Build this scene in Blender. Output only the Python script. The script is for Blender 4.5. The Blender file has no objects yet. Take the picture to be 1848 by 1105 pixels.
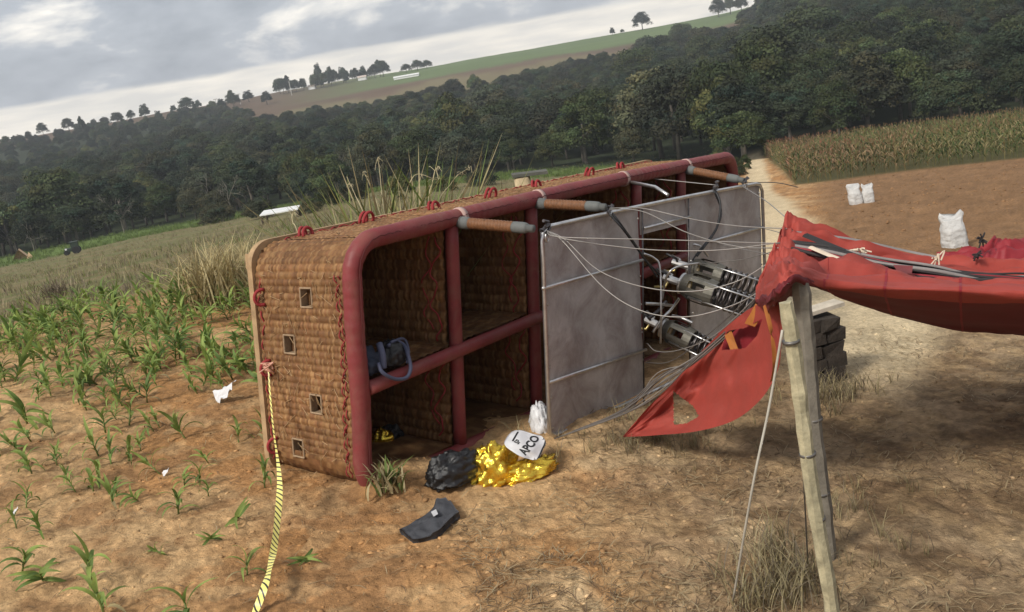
import bpy, math, random
import numpy as np
from mathutils import Matrix, Vector
random.seed(7); rng = np.random.default_rng(7)
sc = bpy.context.scene
COL = sc.collection
R = math.radians

# ------------------------------------------------------------------ camera
F, IW, IH, CZ = 1800.0, 1848.0, 1105.0, 2.54
PITCH, ROLL = R(14.096), R(10.0)
_f = np.array([0, math.cos(PITCH), -math.sin(PITCH)]); _r = np.array([1.0, 0, 0]); _u = np.cross(_r, _f)
CR = math.cos(ROLL)*_r - math.sin(ROLL)*_u; CU = math.sin(ROLL)*_r + math.cos(ROLL)*_u; CF = _f
cam = bpy.data.cameras.new('camera'); cam.sensor_width = 36; cam.sensor_fit = 'HORIZONTAL'
cam.lens = F/IW*36; cam.clip_start = 0.1; cam.clip_end = 9000
camo = bpy.data.objects.new('camera', cam); COL.objects.link(camo)
M = Matrix(((CR[0], CU[0], -CF[0], 0), (CR[1], CU[1], -CF[1], 0), (CR[2], CU[2], -CF[2], CZ), (0, 0, 0, 1)))
camo.matrix_world = M; sc.camera = camo

# ------------------------------------------------------------------ sky, sun, exposure
SUN_EL, SUN_AZ = 43.0, 223.0        # azimuth clockwise from +Y: the sun stands behind the camera to the left
w = bpy.data.worlds.new('World'); sc.world = w; w.use_nodes = True
nt = w.node_tree; nt.nodes.clear()
def N(t, tree=None, **k):
    n = (tree or nt).nodes.new(t)
    for a, b in k.items(): setattr(n, a, b)
    return n
def LK(a, b, tree=None): (tree or nt).links.new(a, b)
out = N('ShaderNodeOutputWorld'); bg = N('ShaderNodeBackground'); bg.inputs[1].default_value = 0.1
sky = N('ShaderNodeTexSky', sky_type='NISHITA', sun_disc=False); sky.sun_elevation = R(SUN_EL); sky.sun_rotation = R(SUN_AZ)
sky.dust_density = 3.0
tc = N('ShaderNodeTexCoord')
mp = N('ShaderNodeMapping'); mp.inputs['Scale'].default_value = (6.0, 6.0, 15.0); LK(tc.outputs['Generated'], mp.inputs[0])
n1 = N('ShaderNodeTexNoise'); n1.inputs['Scale'].default_value = 1.5; n1.inputs['Detail'].default_value = 9; n1.inputs['Roughness'].default_value = 0.55; n1.inputs['Distortion'].default_value = 0.2
LK(mp.outputs[0], n1.inputs['Vector'])
cr = N('ShaderNodeValToRGB'); e = cr.color_ramp.elements
e[0].position = 0.34; e[0].color = (2.5, 2.7, 3.05, 1); e[1].position = 0.68; e[1].color = (8.6, 8.1, 7.3, 1)
q = e.new(0.52); q.color = (3.6, 3.8, 4.15, 1)
LK(n1.outputs['Fac'], cr.inputs[0])
# pale clear strip under the cloud deck all round the horizon
sx = N('ShaderNodeSeparateXYZ'); LK(tc.outputs['Generated'], sx.inputs[0])
mp2 = N('ShaderNodeMapping'); mp2.inputs['Scale'].default_value = (9.0, 9.0, 60.0); LK(tc.outputs['Generated'], mp2.inputs[0])
n2 = N('ShaderNodeTexNoise'); n2.inputs['Scale'].default_value = 1.6; n2.inputs['Detail'].default_value = 6; LK(mp2.outputs[0], n2.inputs['Vector'])
ma = N('ShaderNodeMath', operation='MULTIPLY_ADD'); LK(n2.outputs['Fac'], ma.inputs[0]); ma.inputs[1].default_value = 0.012; LK(sx.outputs['Z'], ma.inputs[2])
mr = N('ShaderNodeMapRange', interpolation_type='SMOOTHSTEP'); LK(ma.outputs[0], mr.inputs[0]); mr.inputs[1].default_value = 0.030; mr.inputs[2].default_value = 0.037
cr2 = N('ShaderNodeValToRGB'); e = cr2.color_ramp.elements
e[0].position = 0.35; e[0].color = (6.2, 5.9, 5.4, 1); e[1].position = 0.65; e[1].color = (8.6, 7.9, 6.8, 1); LK(n2.outputs['Fac'], cr2.inputs[0])
mx = N('ShaderNodeMix', data_type='RGBA'); LK(mr.outputs[0], mx.inputs[0]); LK(cr2.outputs[0], mx.inputs[6]); LK(cr.outputs[0], mx.inputs[7])
mx2 = N('ShaderNodeMix', data_type='RGBA'); mx2.inputs[0].default_value = 0.9; LK(sky.outputs[0], mx2.inputs[6]); LK(mx.outputs[2], mx2.inputs[7])
LK(mx2.outputs[2], bg.inputs[0]); LK(bg.outputs[0], out.inputs[0])
sun = bpy.data.lights.new('sun', 'SUN'); sun.energy = 2.2; sun.angle = R(11); sun.color = (1.0, 0.95, 0.86)
suno = bpy.data.objects.new('sun', sun); COL.objects.link(suno)
sd = Vector((math.sin(R(SUN_AZ))*math.cos(R(SUN_EL)), math.cos(R(SUN_AZ))*math.cos(R(SUN_EL)), math.sin(R(SUN_EL))))
suno.rotation_euler = sd.to_track_quat('Z', 'Y').to_euler(); suno.location = (0, 0, 30)
sc.view_settings.view_transform = 'Standard'; sc.view_settings.look = 'None'; sc.view_settings.exposure = 0.65; sc.view_settings.gamma = 1
sc.render.engine = 'CYCLES'; sc.cycles.use_denoising = True; sc.cycles.max_bounces = 6; sc.cycles.transparent_max_bounces = 8

# ------------------------------------------------------------------ helpers
def px(x, y, depth):                 # a point on the line of sight through a pixel, at a camera depth
    return np.array([0, 0, CZ]) + depth*((x-IW/2)/F*CR - (y-IH/2)/F*CU + CF)
def ss(a, b, x): t = np.clip((x-a)/(b-a), 0, 1); return t*t*(3-2*t)
_H = rng.random(65536)
def vnoise(x, y, z=0.0, seed=0):     # value noise on a lattice, 0..1
    x = np.asarray(x, float); y = np.asarray(y, float); z = np.asarray(z, float)+0*x
    xi = np.floor(x).astype(np.int64); yi = np.floor(y).astype(np.int64); zi = np.floor(z).astype(np.int64)
    fx = x-xi; fy = y-yi; fz = z-zi; fx = fx*fx*(3-2*fx); fy = fy*fy*(3-2*fy); fz = fz*fz*(3-2*fz)
    def h(i, j, k): return _H[((i*73856093) ^ (j*19349663) ^ (k*83492791) ^ (seed*2654435)) & 65535]
    o = 0
    for i in (0, 1):
        for j in (0, 1):
            for k in (0, 1):
                o = o + h(xi+i, yi+j, zi+k)*(fx if i else 1-fx)*(fy if j else 1-fy)*(fz if k else 1-fz)
    return o
def fbm(x, y, z=0.0, o=4, seed=0):
    s = 0; a = 0.5; t = 0
    for i in range(o): s = s + a*vnoise(x*2**i, y*2**i, z*2**i, seed+i); t += a; a *= 0.5
    return s/t

def crumple(x, y, z, seed, k=9):     # sharp creases: triangle waves along random directions
    r = np.random.default_rng(seed); o = 0*x
    for i in range(k):
        d = r.normal(0, 1, 3); d /= np.linalg.norm(d); f = r.uniform(.5, 1.7)*(1+i*.18); t = (x*d[0]+y*d[1]+z*d[2])*f+r.random(); o = o+(np.abs((t % 1)-.5)*4-1)/(1+i*.35)
    return o/3
MATS = {}
def mat(name, col=(0.5, 0.5, 0.5), rough=0.8, metal=0.0, attr=None, var=0.25, scale=6.0, bump=0.0, bscale=40.0, rnd=0.0, dist=0.01, spec=0.4, trans=0.0, dirt=None, sheen=0.0):
    if name in MATS: return MATS[name]
    m = bpy.data.materials.new(name); m.use_nodes = True; t = m.node_tree; b = t.nodes['Principled BSDF']
    b.inputs['Roughness'].default_value = rough; b.inputs['Metallic'].default_value = metal; b.inputs['Specular IOR Level'].default_value = spec
    if attr: a = N('ShaderNodeAttribute', t, attribute_name=attr); c = a.outputs['Color']
    else: a = N('ShaderNodeRGB', t); a.outputs[0].default_value = (*col, 1); c = a.outputs[0]
    tcn = N('ShaderNodeTexCoord', t)
    if var:
        n = N('ShaderNodeTexNoise', t); n.inputs['Scale'].default_value = scale; n.inputs['Detail'].default_value = 6; n.inputs['Roughness'].default_value = 0.65
        LK(tcn.outputs['Object'], n.inputs['Vector'], t)
        r = N('ShaderNodeMapRange', t); r.inputs[1].default_value = 0.3; r.inputs[2].default_value = 0.7; r.inputs[3].default_value = 1-var; r.inputs[4].default_value = 1+var
        LK(n.outputs['Fac'], r.inputs[0], t)
        h = N('ShaderNodeVectorMath', t, operation='SCALE'); LK(c, h.inputs[0], t); LK(r.outputs[0], h.inputs['Scale'], t); c = h.outputs[0]
    if rnd:
        oi = N('ShaderNodeObjectInfo', t); r = N('ShaderNodeMapRange', t); r.inputs[3].default_value = 1-rnd; r.inputs[4].default_value = 1+rnd
        LK(oi.outputs['Random'], r.inputs[0], t); h = N('ShaderNodeVectorMath', t, operation='SCALE'); LK(c, h.inputs[0], t); LK(r.outputs[0], h.inputs['Scale'], t); c = h.outputs[0]
    if dirt:                          # dust or stain with a shape of its own: (colour, noise scale, amount)
        n = N('ShaderNodeTexNoise', t); n.inputs['Scale'].default_value = dirt[1]; n.inputs['Detail'].default_value = 8; n.inputs['Roughness'].default_value = 0.7; n.inputs['Distortion'].default_value = 0.6
        LK(tcn.outputs['Object'], n.inputs['Vector'], t)
        r = N('ShaderNodeMapRange', t); r.inputs[1].default_value = 0.42; r.inputs[2].default_value = 0.68; r.inputs[4].default_value = dirt[2]; LK(n.outputs['Fac'], r.inputs[0], t)
        k = N('ShaderNodeMix', t, data_type='RGBA'); LK(r.outputs[0], k.inputs[0], t); LK(c, k.inputs[6], t); k.inputs[7].default_value = (*dirt[0], 1); c = k.outputs[2]
    LK(c, b.inputs['Base Color'], t)
    if sheen: b.inputs['Sheen Weight'].default_value = sheen
    if bump:
        n = N('ShaderNodeTexNoise', t); n.inputs['Scale'].default_value = bscale; n.inputs['Detail'].default_value = 8; n.inputs['Roughness'].default_value = 0.7
        LK(tcn.outputs['Object'], n.inputs['Vector'], t)
        bn = N('ShaderNodeBump', t); bn.inputs['Strength'].default_value = bump; bn.inputs['Distance'].default_value = dist
        LK(n.outputs['Fac'], bn.inputs['Height'], t); LK(bn.outputs[0], b.inputs['Normal'], t)
    if trans:
        o = t.nodes['Material Output']; tr = N('ShaderNodeBsdfTranslucent', t); LK(c, tr.inputs[0], t)
        k = N('ShaderNodeMixShader', t); k.inputs[0].default_value = trans; LK(b.outputs[0], k.inputs[1], t); LK(tr.outputs[0], k.inputs[2], t); LK(k.outputs[0], o.inputs[0], t)
    MATS[name] = m; return m

def mesh(name, V, Fc, m=None, smooth=False, col=None):
    me = bpy.data.meshes.new(name); V = np.asarray(V, float)
    if isinstance(Fc, np.ndarray):
        k = Fc.shape[1]; n = len(Fc)
        me.vertices.add(len(V)); me.vertices.foreach_set('co', V.ravel())
        me.loops.add(n*k); me.loops.foreach_set('vertex_index', Fc.astype(np.int32).ravel())
        me.polygons.add(n); me.polygons.foreach_set('loop_start', np.arange(0, n*k, k, dtype=np.int32)); me.polygons.foreach_set('loop_total', np.full(n, k, dtype=np.int32))
        me.update(calc_edges=True); me.validate()
    else: me.from_pydata([tuple(v) for v in V], [], [tuple(int(i) for i in f) for f in Fc]); me.update()
    if smooth: me.polygons.foreach_set('use_smooth', np.ones(len(me.polygons), dtype=bool))
    if col is not None:
        a = me.color_attributes.new('col', 'FLOAT_COLOR', 'POINT'); c = np.ones((len(V), 4)); c[:, :3] = col; a.data.foreach_set('color', c.ravel())
    if m: me.materials.append(m)
    return me
def wloc(o):
    p = np.zeros(3)
    while o: p = p+np.array(o.location); o = o.parent
    return p
def tag(o, label=None, cat=None, group=None, kind=None):
    if label: o['label'] = label
    if cat: o['category'] = cat
    if group: o['group'] = group
    if kind: o['kind'] = kind
    return o
def obj(name, V, Fc, m, parent=None, smooth=False, col=None, kind=None, loc=None):
    V = np.asarray(V, float); base = wloc(parent) if parent else np.zeros(3)
    if loc is not None: base = np.asarray(loc, float)
    o = bpy.data.objects.new(name, mesh(name, V-base, Fc, m, smooth, col)); COL.objects.link(o)
    if parent: o.parent = parent
    elif loc is not None: o.location = loc
    if kind: o['kind'] = kind
    return o
def thing(name, loc, label, cat, group=None):
    o = bpy.data.objects.new(name, None); COL.objects.link(o); o.location = tuple(loc); o.empty_display_size = 0.1
    return tag(o, label, cat, group)
def linkcopy(o, parent=None):
    c = o.copy(); COL.objects.link(c)
    if parent is not None: c.parent = parent
    for ch in list(o.children): linkcopy(ch, c)
    return c
class MB:                            # collects shapes of ONE piece
    def __init__(s): s.V = []; s.F = []; s.n = 0
    def add(s, V, Fc):
        V = np.asarray(V, float); s.V.append(V); s.F += [tuple(int(i)+s.n for i in f) for f in Fc]; s.n += len(V); return s
    def tube(s, P, r, seg=10, cap=True, closed=False): V, Fc = tube(P, r, seg, cap, closed); return s.add(V, Fc)
    def box(s, c, ax, ay, az): V, Fc = obox(c, ax, ay, az); return s.add(V, Fc)
    def build(s, name, m, parent=None, smooth=False, kind=None, loc=None): return obj(name, np.concatenate(s.V), s.F, m, parent, smooth, None, kind, loc)
def tube(P, r, seg=10, cap=True, closed=False):
    P = np.asarray(P, float); n = len(P); r = np.broadcast_to(np.asarray(r, float), (n,))
    if closed: T = np.roll(P, -1, 0)-np.roll(P, 1, 0)
    else: T = np.gradient(P, axis=0)
    T = T/np.maximum(np.linalg.norm(T, axis=1, keepdims=True), 1e-9)
    ref = np.array([0, 0, 1.0]) if abs(T[0][2]) < 0.9 else np.array([1.0, 0, 0])
    a = np.cross(T[0], ref); a /= np.linalg.norm(a); V = []
    for i in range(n):
        a = a-T[i]*(a@T[i]); a /= np.linalg.norm(a); b = np.cross(T[i], a)
        for k in range(seg):
            t = 2*math.pi*k/seg; V.append(P[i]+r[i]*(math.cos(t)*a+math.sin(t)*b))
    Fc = []
    for i in range(n if closed else n-1):
        j = (i+1) % n
        for k in range(seg): l = (k+1) % seg; Fc.append((i*seg+k, i*seg+l, j*seg+l, j*seg+k))
    if cap and not closed: Fc.append(tuple(range(seg-1, -1, -1))); Fc.append(tuple((n-1)*seg+k for k in range(seg)))
    return np.array(V), Fc
def obox(c, ax, ay, az):             # centre and three half-axis vectors
    c, ax, ay, az = (np.asarray(v, float) for v in (c, ax, ay, az))
    V = [c+i*ax+j*ay+k*az for i in (-1, 1) for j in (-1, 1) for k in (-1, 1)]
    return V, [(0, 1, 3, 2), (4, 6, 7, 5), (0, 4, 5, 1), (2, 3, 7, 6), (0, 2, 6, 4), (1, 5, 7, 3)]
def gridf(nu, nv, closed_u=False):
    i, j = np.meshgrid(np.arange(nu if closed_u else nu-1), np.arange(nv-1), indexing='ij'); i2 = (i+1) % nu
    return np.stack([i*nv+j, i2*nv+j, i2*nv+j+1, i*nv+j+1], -1).reshape(-1, 4)
def spline(P, n):                    # Catmull-Rom through points, n samples
    P = np.asarray(P, float); t = np.linspace(0, len(P)-1-1e-9, n); i = t.astype(int); f = (t-i)[:, None]
    Q = np.vstack([2*P[0]-P[1], P, 2*P[-1]-P[-2]]); a, b, c, d = Q[i], Q[i+1], Q[i+2], Q[i+3]
    return 0.5*((2*b)+(c-a)*f+(2*a-5*b+4*c-d)*f*f+(3*b-a-3*c+d)*f**3)
def nrm(v): v = np.asarray(v, float); return v/np.linalg.norm(v)

# ------------------------------------------------------------------ terrain
LP = np.array([(0, .3), (9, .25), (12, .2), (15, .05), (25, -.95), (60, -4.6), (120, -10.4), (145, -12.0), (175, -14.5), (250, -13), (350, -11.5), (450, -10), (510, -5.2), (740, 2.9), (1100, -4), (4000, -60)])
RP = np.array([(0, -.3), (9, -.75), (12, -1.05), (18, -1.85), (26, -2.55), (45, -5.1), (75, -8.2), (97, -10.9), (130, -12.5), (175, -13.5), (250, -13), (350, -11.5), (450, -10), (510, -5.2), (740, 2.9), (1100, -4), (4000, -60)])
XP = np.array([(0, -.3), (9, -.75), (12, -1.05), (18, -1.85), (26, -2.55), (45, -5.1), (75, -8.2), (97, -10.9), (130, -12.0), (170, -11.0), (250, -5), (350, 3), (450, 9), (600, 15), (1000, 15), (4000, -40)])
MOUND = []
_fr = np.random.default_rng(77); FOOT = []
for _i in range(90):                # footprints and scuffs trodden into the soft earth
    _a = math.radians(_fr.uniform(-16, 28)); _d = 3.6+5.5*_fr.random(); _t = _fr.uniform(0, 6.28); FOOT.append((math.sin(_a)*_d, math.cos(_a)*_d, math.cos(_t), math.sin(_t), -_fr.uniform(.008, .022)))
FOOT = np.array(FOOT)
def hz(x, y, micro=True):
    x = np.asarray(x, float); y = np.asarray(y, float); d = np.hypot(x, y); az = np.degrees(np.arctan2(x, np.abs(y)+1e-6))
    pl = -.1187*(x+1.143)-.0443*(y-5.913)+.012
    ww = ss(-8, 14, az); wx = ss(13.5, 22, az)
    zl = np.interp(d, LP[:, 0], LP[:, 1]); zr = np.interp(d, RP[:, 0], RP[:, 1]); zx = np.interp(d, XP[:, 0], XP[:, 1])
    far = zl*(1-ww)+(zr*(1-wx)+zx*wx)*ww
    k = ss(10, 18, d); z = pl*(1-k)+far*k
    z = z+1.4*(fbm(x/90+5, y/90, o=3, seed=3)-.5)*ss(110, 200, d)*3
    z = z+0.25*(fbm(x/7, y/7, o=2, seed=8)-.5)*ss(14, 30, d)
    z = z+(1-ss(2.2, 3.3, y))*0.55*ss(-6, 0, -np.abs(x))*(d < 8)
    for mxx, myy, s, a in MOUND: z = z+a*np.exp(-((x-mxx)**2+(y-myy)**2)/(2*s*s))
    if micro:
        nr = 1-ss(20, 40, d)
        z = z+nr*(0.07*(fbm(x*1.3, y*1.3, o=3, seed=11)-.5)+0.034*(fbm(x*5, y*5, o=3, seed=15)-.5)+0.017*(np.abs(vnoise(x*17, y*17, seed=17)-.5)+vnoise(x*31, y*31, seed=18)-.75))
        if FOOT.size:
            if z.size < 9:
                dx = x.ravel()[:, None]-FOOT[None, :, 0]; dy = y.ravel()[:, None]-FOOT[None, :, 1]; a_ = dx*FOOT[:, 2]+dy*FOOT[:, 3]; b_ = -dx*FOOT[:, 3]+dy*FOOT[:, 2]; z = z+(FOOT[:, 4]*np.exp(-(a_/.085)**4-(b_/.038)**4)).sum(1).reshape(z.shape)
            else:
                for (fx, fy, fc_, fs_, fa) in FOOT:
                    k_ = np.where((np.abs(x-fx) < .25) & (np.abs(y-fy) < .25))[0]; dx = x[k_]-fx; dy = y[k_]-fy; a_ = dx*fc_+dy*fs_; b_ = -dx*fs_+dy*fc_; z[k_] += fa*np.exp(-(a_/.085)**4-(b_/.038)**4)
        fld = ss(17.5, 20, az)*ss(11.5, 14, d)*(1-ss(42, 46, d))
        z = z+fld*0.03*(np.sin((y-0.35*x)*5.2+2*vnoise(x*.5, y*.5, seed=21))+1.6*fbm(x*2.5, y*2.5, o=3, seed=23)-.8)
    return z
def gp(x, y, micro=True):            # where the line of sight through a pixel meets the ground
    D = (x-IW/2)/F*CR-(y-IH/2)/F*CU+CF; t = 2.0; st = .25
    while t < 3000:
        p = np.array([0, 0, CZ])+D*(t+st)
        if p[2] < hz(p[0], p[1], False): break
        t += st; st = max(.1, t*.02)
    lo, hi = t, t+st
    for _ in range(30):
        m_ = (lo+hi)/2; p = np.array([0, 0, CZ])+D*m_
        if p[2] < hz(p[0], p[1], micro): hi = m_
        else: lo = m_
    return np.array([0, 0, CZ])+D*hi
def depth_of(p): return float((np.asarray(p)-np.array([0, 0, CZ]))@CF)
for (x, y, s, a) in ((735, 862, .2, .10), (690, 868, .13, .07), (800, 850, .2, .04), (960, 1000, .5, .05), (1290, 960, .4, .05), (300, 960, .4, .05), (1010, 800, .35, .07), (1100, 770, .4, .08)):
    p = gp(x, y, False); MOUND.append((p[0], p[1], s, a))
def path_w(x, y, d, az):             # the pale track: past the right end of the basket and down to the wood
    c = np.interp(d, [6, 8.5, 11, 14, 18, 26, 45, 80, 100], [20, 19.5, 18.8, 18.0, 16.4, 15.4, 15.0, 14.9, 14.9]); wd = np.interp(d, [6, 8, 10, 14, 20, 40, 100], [2.6, 3.4, 5.2, 4.8, 2.2, .75, .45])
    return (1-ss(.55, 1.25, np.abs(az-c)/wd+0.5*(fbm(x*.8, y*.8, o=3, seed=31)-.5)))*ss(7.2, 9.2, d)*(1-ss(95, 110, d))
def corn_left(d): return np.interp(d, [40, 45, 70, 95], [17.0, 16.9, 15.8, 15.4])
def forest_near(az): return np.interp(az, [-40, -27, -20, -14, -8, 0, 10, 13, 14.4, 15.4, 17, 29, 40], [150, 148, 140, 128, 118, 112, 104, 88, 84, 99, 100, 100, 104])
def forest_far(az): return np.interp(az, [-40, -14, -11.5, -8, -2, 4, 9, 11, 13, 14.5, 16, 18, 40], [640, 620, 425, 425, 415, 430, 425, 430, 440, 470, 560, 640, 640])
def ground_col(x, y):
    d = np.hypot(x, y); az = np.degrees(np.arctan2(x, y+1e-9)); az = np.where(y <= 0, 40*np.sign(x), az)
    C = lambda *c: np.array(c)[None, :]
    n1 = fbm(x*.9, y*.9, o=4, seed=41); n2 = fbm(x*3.1, y*3.1, o=4, seed=45); n3 = fbm(x*14, y*14, o=3, seed=49); W_ = lambda a: a[:, None]
    c = C(.39, .205, .084)*(1-W_(ss(.4, .62, n1)))+C(.50, .315, .155)*W_(ss(.4, .62, n1))
    c = c*(1-W_(.7*ss(.5, .6, n2)))+C(.30, .165, .075)*W_(.7*ss(.5, .6, n2))
    g = ss(1.5, 8, az)*(1-ss(12, 15, d))                              # greyer trodden earth at the right
    c = c*(1-W_(.8*g))+(C(.21, .138, .076)*(1-W_(ss(.44, .58, n2)))+C(.36, .255, .15)*W_(ss(.44, .58, n2)))*W_(.8*g)
    s = ss(.56, .68, fbm(x*1.6+9, y*1.6, o=4, seed=53))*ss(-4, 2, az)*(1-ss(5.2, 7.5, d)); c = c*(1-W_(.75*s))+C(.56, .43, .26)*W_(.75*s)
    g2 = ss(9, 17, az)*(1-ss(12, 15, d)); c = c*(1-W_(.8*g2))+(C(.20, .135, .078)*(1-W_(ss(.44, .6, n2)))+C(.33, .235, .14)*W_(ss(.44, .6, n2)))*W_(.8*g2)
    s2 = ss(.54, .62, fbm(x*6, y*6, o=3, seed=54))*(1-ss(9, 13, d)); c = c*(1-W_(.35*s2))+C(.52, .36, .19)*W_(.35*s2)
    c = c*W_(0.62+.8*n3)
    fld = ss(16.5, 19.5, az)*ss(9.5, 13, d)                             # ploughed field
    c = c*(1-W_(fld))+(C(.235, .135, .068)*W_(.7+.6*n2)*W_(.8+.4*n3))*W_(fld)
    cf = ss(-.3, .3, az-corn_left(d))*ss(44, 46, d); c = c*(1-W_(cf))+C(.11, .10, .045)*W_(cf)
    lf = (1-ss(12, 14.5, az))*ss(13.5, 17, d)                         # fallow field with dry grass
    st_ = fbm(x*.25, y*.9, o=4, seed=57)
    c = c*(1-W_(lf))+(C(.19, .155, .08)*(1-W_(ss(.4, .6, st_)))+C(.14, .14, .06)*W_(ss(.4, .6, st_)))*W_(lf)
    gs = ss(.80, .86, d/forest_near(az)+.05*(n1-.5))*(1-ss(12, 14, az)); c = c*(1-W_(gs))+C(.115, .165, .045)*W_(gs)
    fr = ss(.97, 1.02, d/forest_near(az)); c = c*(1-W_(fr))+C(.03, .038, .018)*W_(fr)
    p = path_w(x, y, d, az); c = c*(1-W_(.9*p))+(C(.60, .485, .31)*W_(.72+.56*n2))*W_(.9*p)
    ff = ss(.99, 1.0, d/forest_far(az))*ss(400, 440, d)
    u = d-.9*(az+5)*(np.abs(az) < 40)
    green = C(.115, .155, .06)*W_(.85+.3*fbm(x/30, y/12, o=3, seed=61)); brown = C(.125, .085, .055)*W_(.85+.3*fbm(x/40, y/10, o=3, seed=63)); tan = C(.19, .17, .085)
    k1 = ss(-12, -3, az)*ss(545, 555, u+10*(n1-.5)) ; k0 = 1-ss(500, 508, u+14*np.sin(az*.9))
    c = c*(1-W_(ff))+((brown*(1-W_(k1))+green*W_(k1))*(1-W_(.6*k0))+tan*W_(.6*k0))*W_(ff)
    return c
def build_ground():
    a = np.concatenate([np.linspace(-180, -40, 24), np.linspace(-34, -31, 4), np.linspace(-30.2, 30.6, 500), np.linspace(32, 36, 4), np.linspace(42, 176, 23)])
    r = np.concatenate([[.02, .5, 1.0, 1.6, 2.3, 2.9], np.geomspace(3.3, 19, 370), np.geomspace(19.6, 150, 110), np.geomspace(158, 1500, 60)])
    A, D = np.meshgrid(np.radians(a), r, indexing='ij'); x = (np.sin(A)*D).ravel(); y = (np.cos(A)*D).ravel(); z = hz(x, y)
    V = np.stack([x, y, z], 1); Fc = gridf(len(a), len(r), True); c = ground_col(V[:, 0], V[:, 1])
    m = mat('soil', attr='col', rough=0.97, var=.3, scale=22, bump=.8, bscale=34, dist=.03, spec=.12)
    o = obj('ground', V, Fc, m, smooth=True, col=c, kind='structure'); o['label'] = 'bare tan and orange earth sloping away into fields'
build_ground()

# ------------------------------------------------------------------ basket
BL, BH, BW = 5.583, .866, 1.6        # length, depth from rim to floor, height as it lies on its side
CORN = {(0, 0, 0): px(655, 893, 6.352), (0, 0, 1): px(628, 440, 6.011), (0, 1, 0): px(495, 850, 6.858), (0, 1, 1): px(458, 446, 6.517),
        (1, 0, 0): px(1320, 585, 10.72), (1, 0, 1): px(1318, 283, 10.382), (1, 1, 0): px(1190, 570, 11.23), (1, 1, 1): px(1182, 292, 10.888)}
def B(u, v, w_):                     # basket coordinates to the place: u along, v rim to floor, w up
    u, v, w_ = np.broadcast_arrays(np.asarray(u, float), np.asarray(v, float), np.asarray(w_, float)); o = 0
    bow = 0.022*np.sin(np.clip(u/BL, 0, 1)*math.pi)*np.clip(w_/BW, 0, 1)
    for (i, j, k), P in CORN.items():
        o = o+P*((u/BL if i else 1-u/BL)*(v/BH if j else 1-v/BH)*((w_+bow)/BW if k else 1-(w_+bow)/BW))[..., None]
    return o
def proj(P):
    P = np.asarray(P)-np.array([0, 0, CZ]); z = P@CF; return np.array([IW/2+F*(P@CR)/z, IH/2-F*(P@CU)/z])
def uvw(x, y, fix, val, g=(2.0, .4, .8)):   # basket coordinates of a pixel on the plane where one of them ('u', 'v' or 'w') is fixed
    q = np.array(g, float); i = 'uvw'.index(fix); q[i] = val; fr = [k for k in range(3) if k != i]
    for _ in range(25):
        r0 = proj(B(*q))-np.array([x, y]); J = np.zeros((2, 2))
        for c, k in enumerate(fr): q2 = q.copy(); q2[k] += 1e-4; J[:, c] = (proj(B(*q2))-np.array([x, y])-r0)/1e-4
        s = np.linalg.solve(J, -r0); s = np.clip(s, -.6, .6)
        for c, k in enumerate(fr): q[k] += s[c]
    return q
red_pad = mat('red_padding', (.20, .034, .036), rough=.52, var=.2, scale=5, bump=.25, bscale=22, dirt=((.21, .095, .07), 6, .55), spec=.35)
red_rope = mat('red_rope', (.27, .028, .03), rough=.8, var=.2)
wicker = mat('wicker', attr='col', rough=.72, var=.22, scale=40, bump=.4, bscale=160, dist=.004, spec=.3)
wood_pale = mat('pale_floor_wood', (.36, .24, .13), rough=.8, var=.3, scale=8, bump=.2, bscale=50)
leather = mat('brown_wrap', (.17, .075, .032), rough=.6, var=.3, scale=30, bump=.2, bscale=80)
greysl = mat('grey_sleeve', (.12, .125, .12), rough=.7, var=.2)
steel = mat('steel', (.62, .61, .60), rough=.32, metal=.9, var=.12, scale=20, dirt=((.25, .2, .16), 8, .3))
cream = mat('cream_binding', (.30, .21, .13), rough=.8, var=.25, scale=30)

bk = thing('balloon_basket', B(BL/2, BH/2, 0), 'long brown wicker balloon basket with red padded rim tipped on its side', 'basket')
def resamp(P, step, closed=False):
    P = np.asarray(P, float); 
    if closed: P = np.vstack([P, P[:1]])
    d = np.r_[0, np.cumsum(np.linalg.norm(np.diff(P, axis=0), axis=1))]; n = max(2, int(d[-1]/step)); t = np.linspace(0, d[-1], n)
    return np.stack([np.interp(t, d, P[:, k]) for k in range(P.shape[1])], 1), t
CRAD = .2
def loop(off, n_arc=8, rad=CRAD):    # rounded rectangle in (u, w); returns points and running length
    L_, W_ = BL, BW; r = rad; P = []
    def arc(cu, cw, a0):
        for k in range(n_arc+1): t = R(a0+90*k/n_arc); P.append((cu+(r+off)*math.cos(t), cw+(r+off)*math.sin(t)))
    arc(r, r, 180); arc(L_-r, r, 270); arc(L_-r, W_-r, 0); arc(r, W_-r, 90)
    return np.array(P)
Pl = loop(0); rimP = np.vstack([np.linspace(Pl[i], Pl[(i+1) % len(Pl)], 10, endpoint=False) if np.linalg.norm(Pl[i]-Pl[(i+1) % len(Pl)]) > .3 else Pl[i:i+1] for i in range(len(Pl))])
rimP, _s = resamp(rimP, .018, True); rimP = rimP[:-1]; _s = _s[:-1]
rr_ = .061+.0035*(fbm(_s*9, 0*_s, o=3, seed=66)-.5)*2+.0022*np.sin(_s*90+3*vnoise(_s*4, 0*_s, seed=67))*vnoise(_s*2.2, 0*_s, seed=68)**2
V, Fc = tube(B(rimP[:, 0]+.004*np.sin(_s*7), 0*rimP[:, 0]-.02+.006*np.sin(_s*5), rimP[:, 1]), rr_, 16, closed=True)
obj('padded_rim', V, Fc, red_pad, bk, True)
obj('padding_seam', *tube(B(rimP[:, 0]+.004*np.sin(_s*7), -.02-.0615+.0015*np.sin(_s*160), rimP[:, 1]+.012+.004*np.sin(_s*80)), .0032, 5, closed=True), mat('seam_thread', (.10, .02, .02), rough=.8), bk, True)
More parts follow.
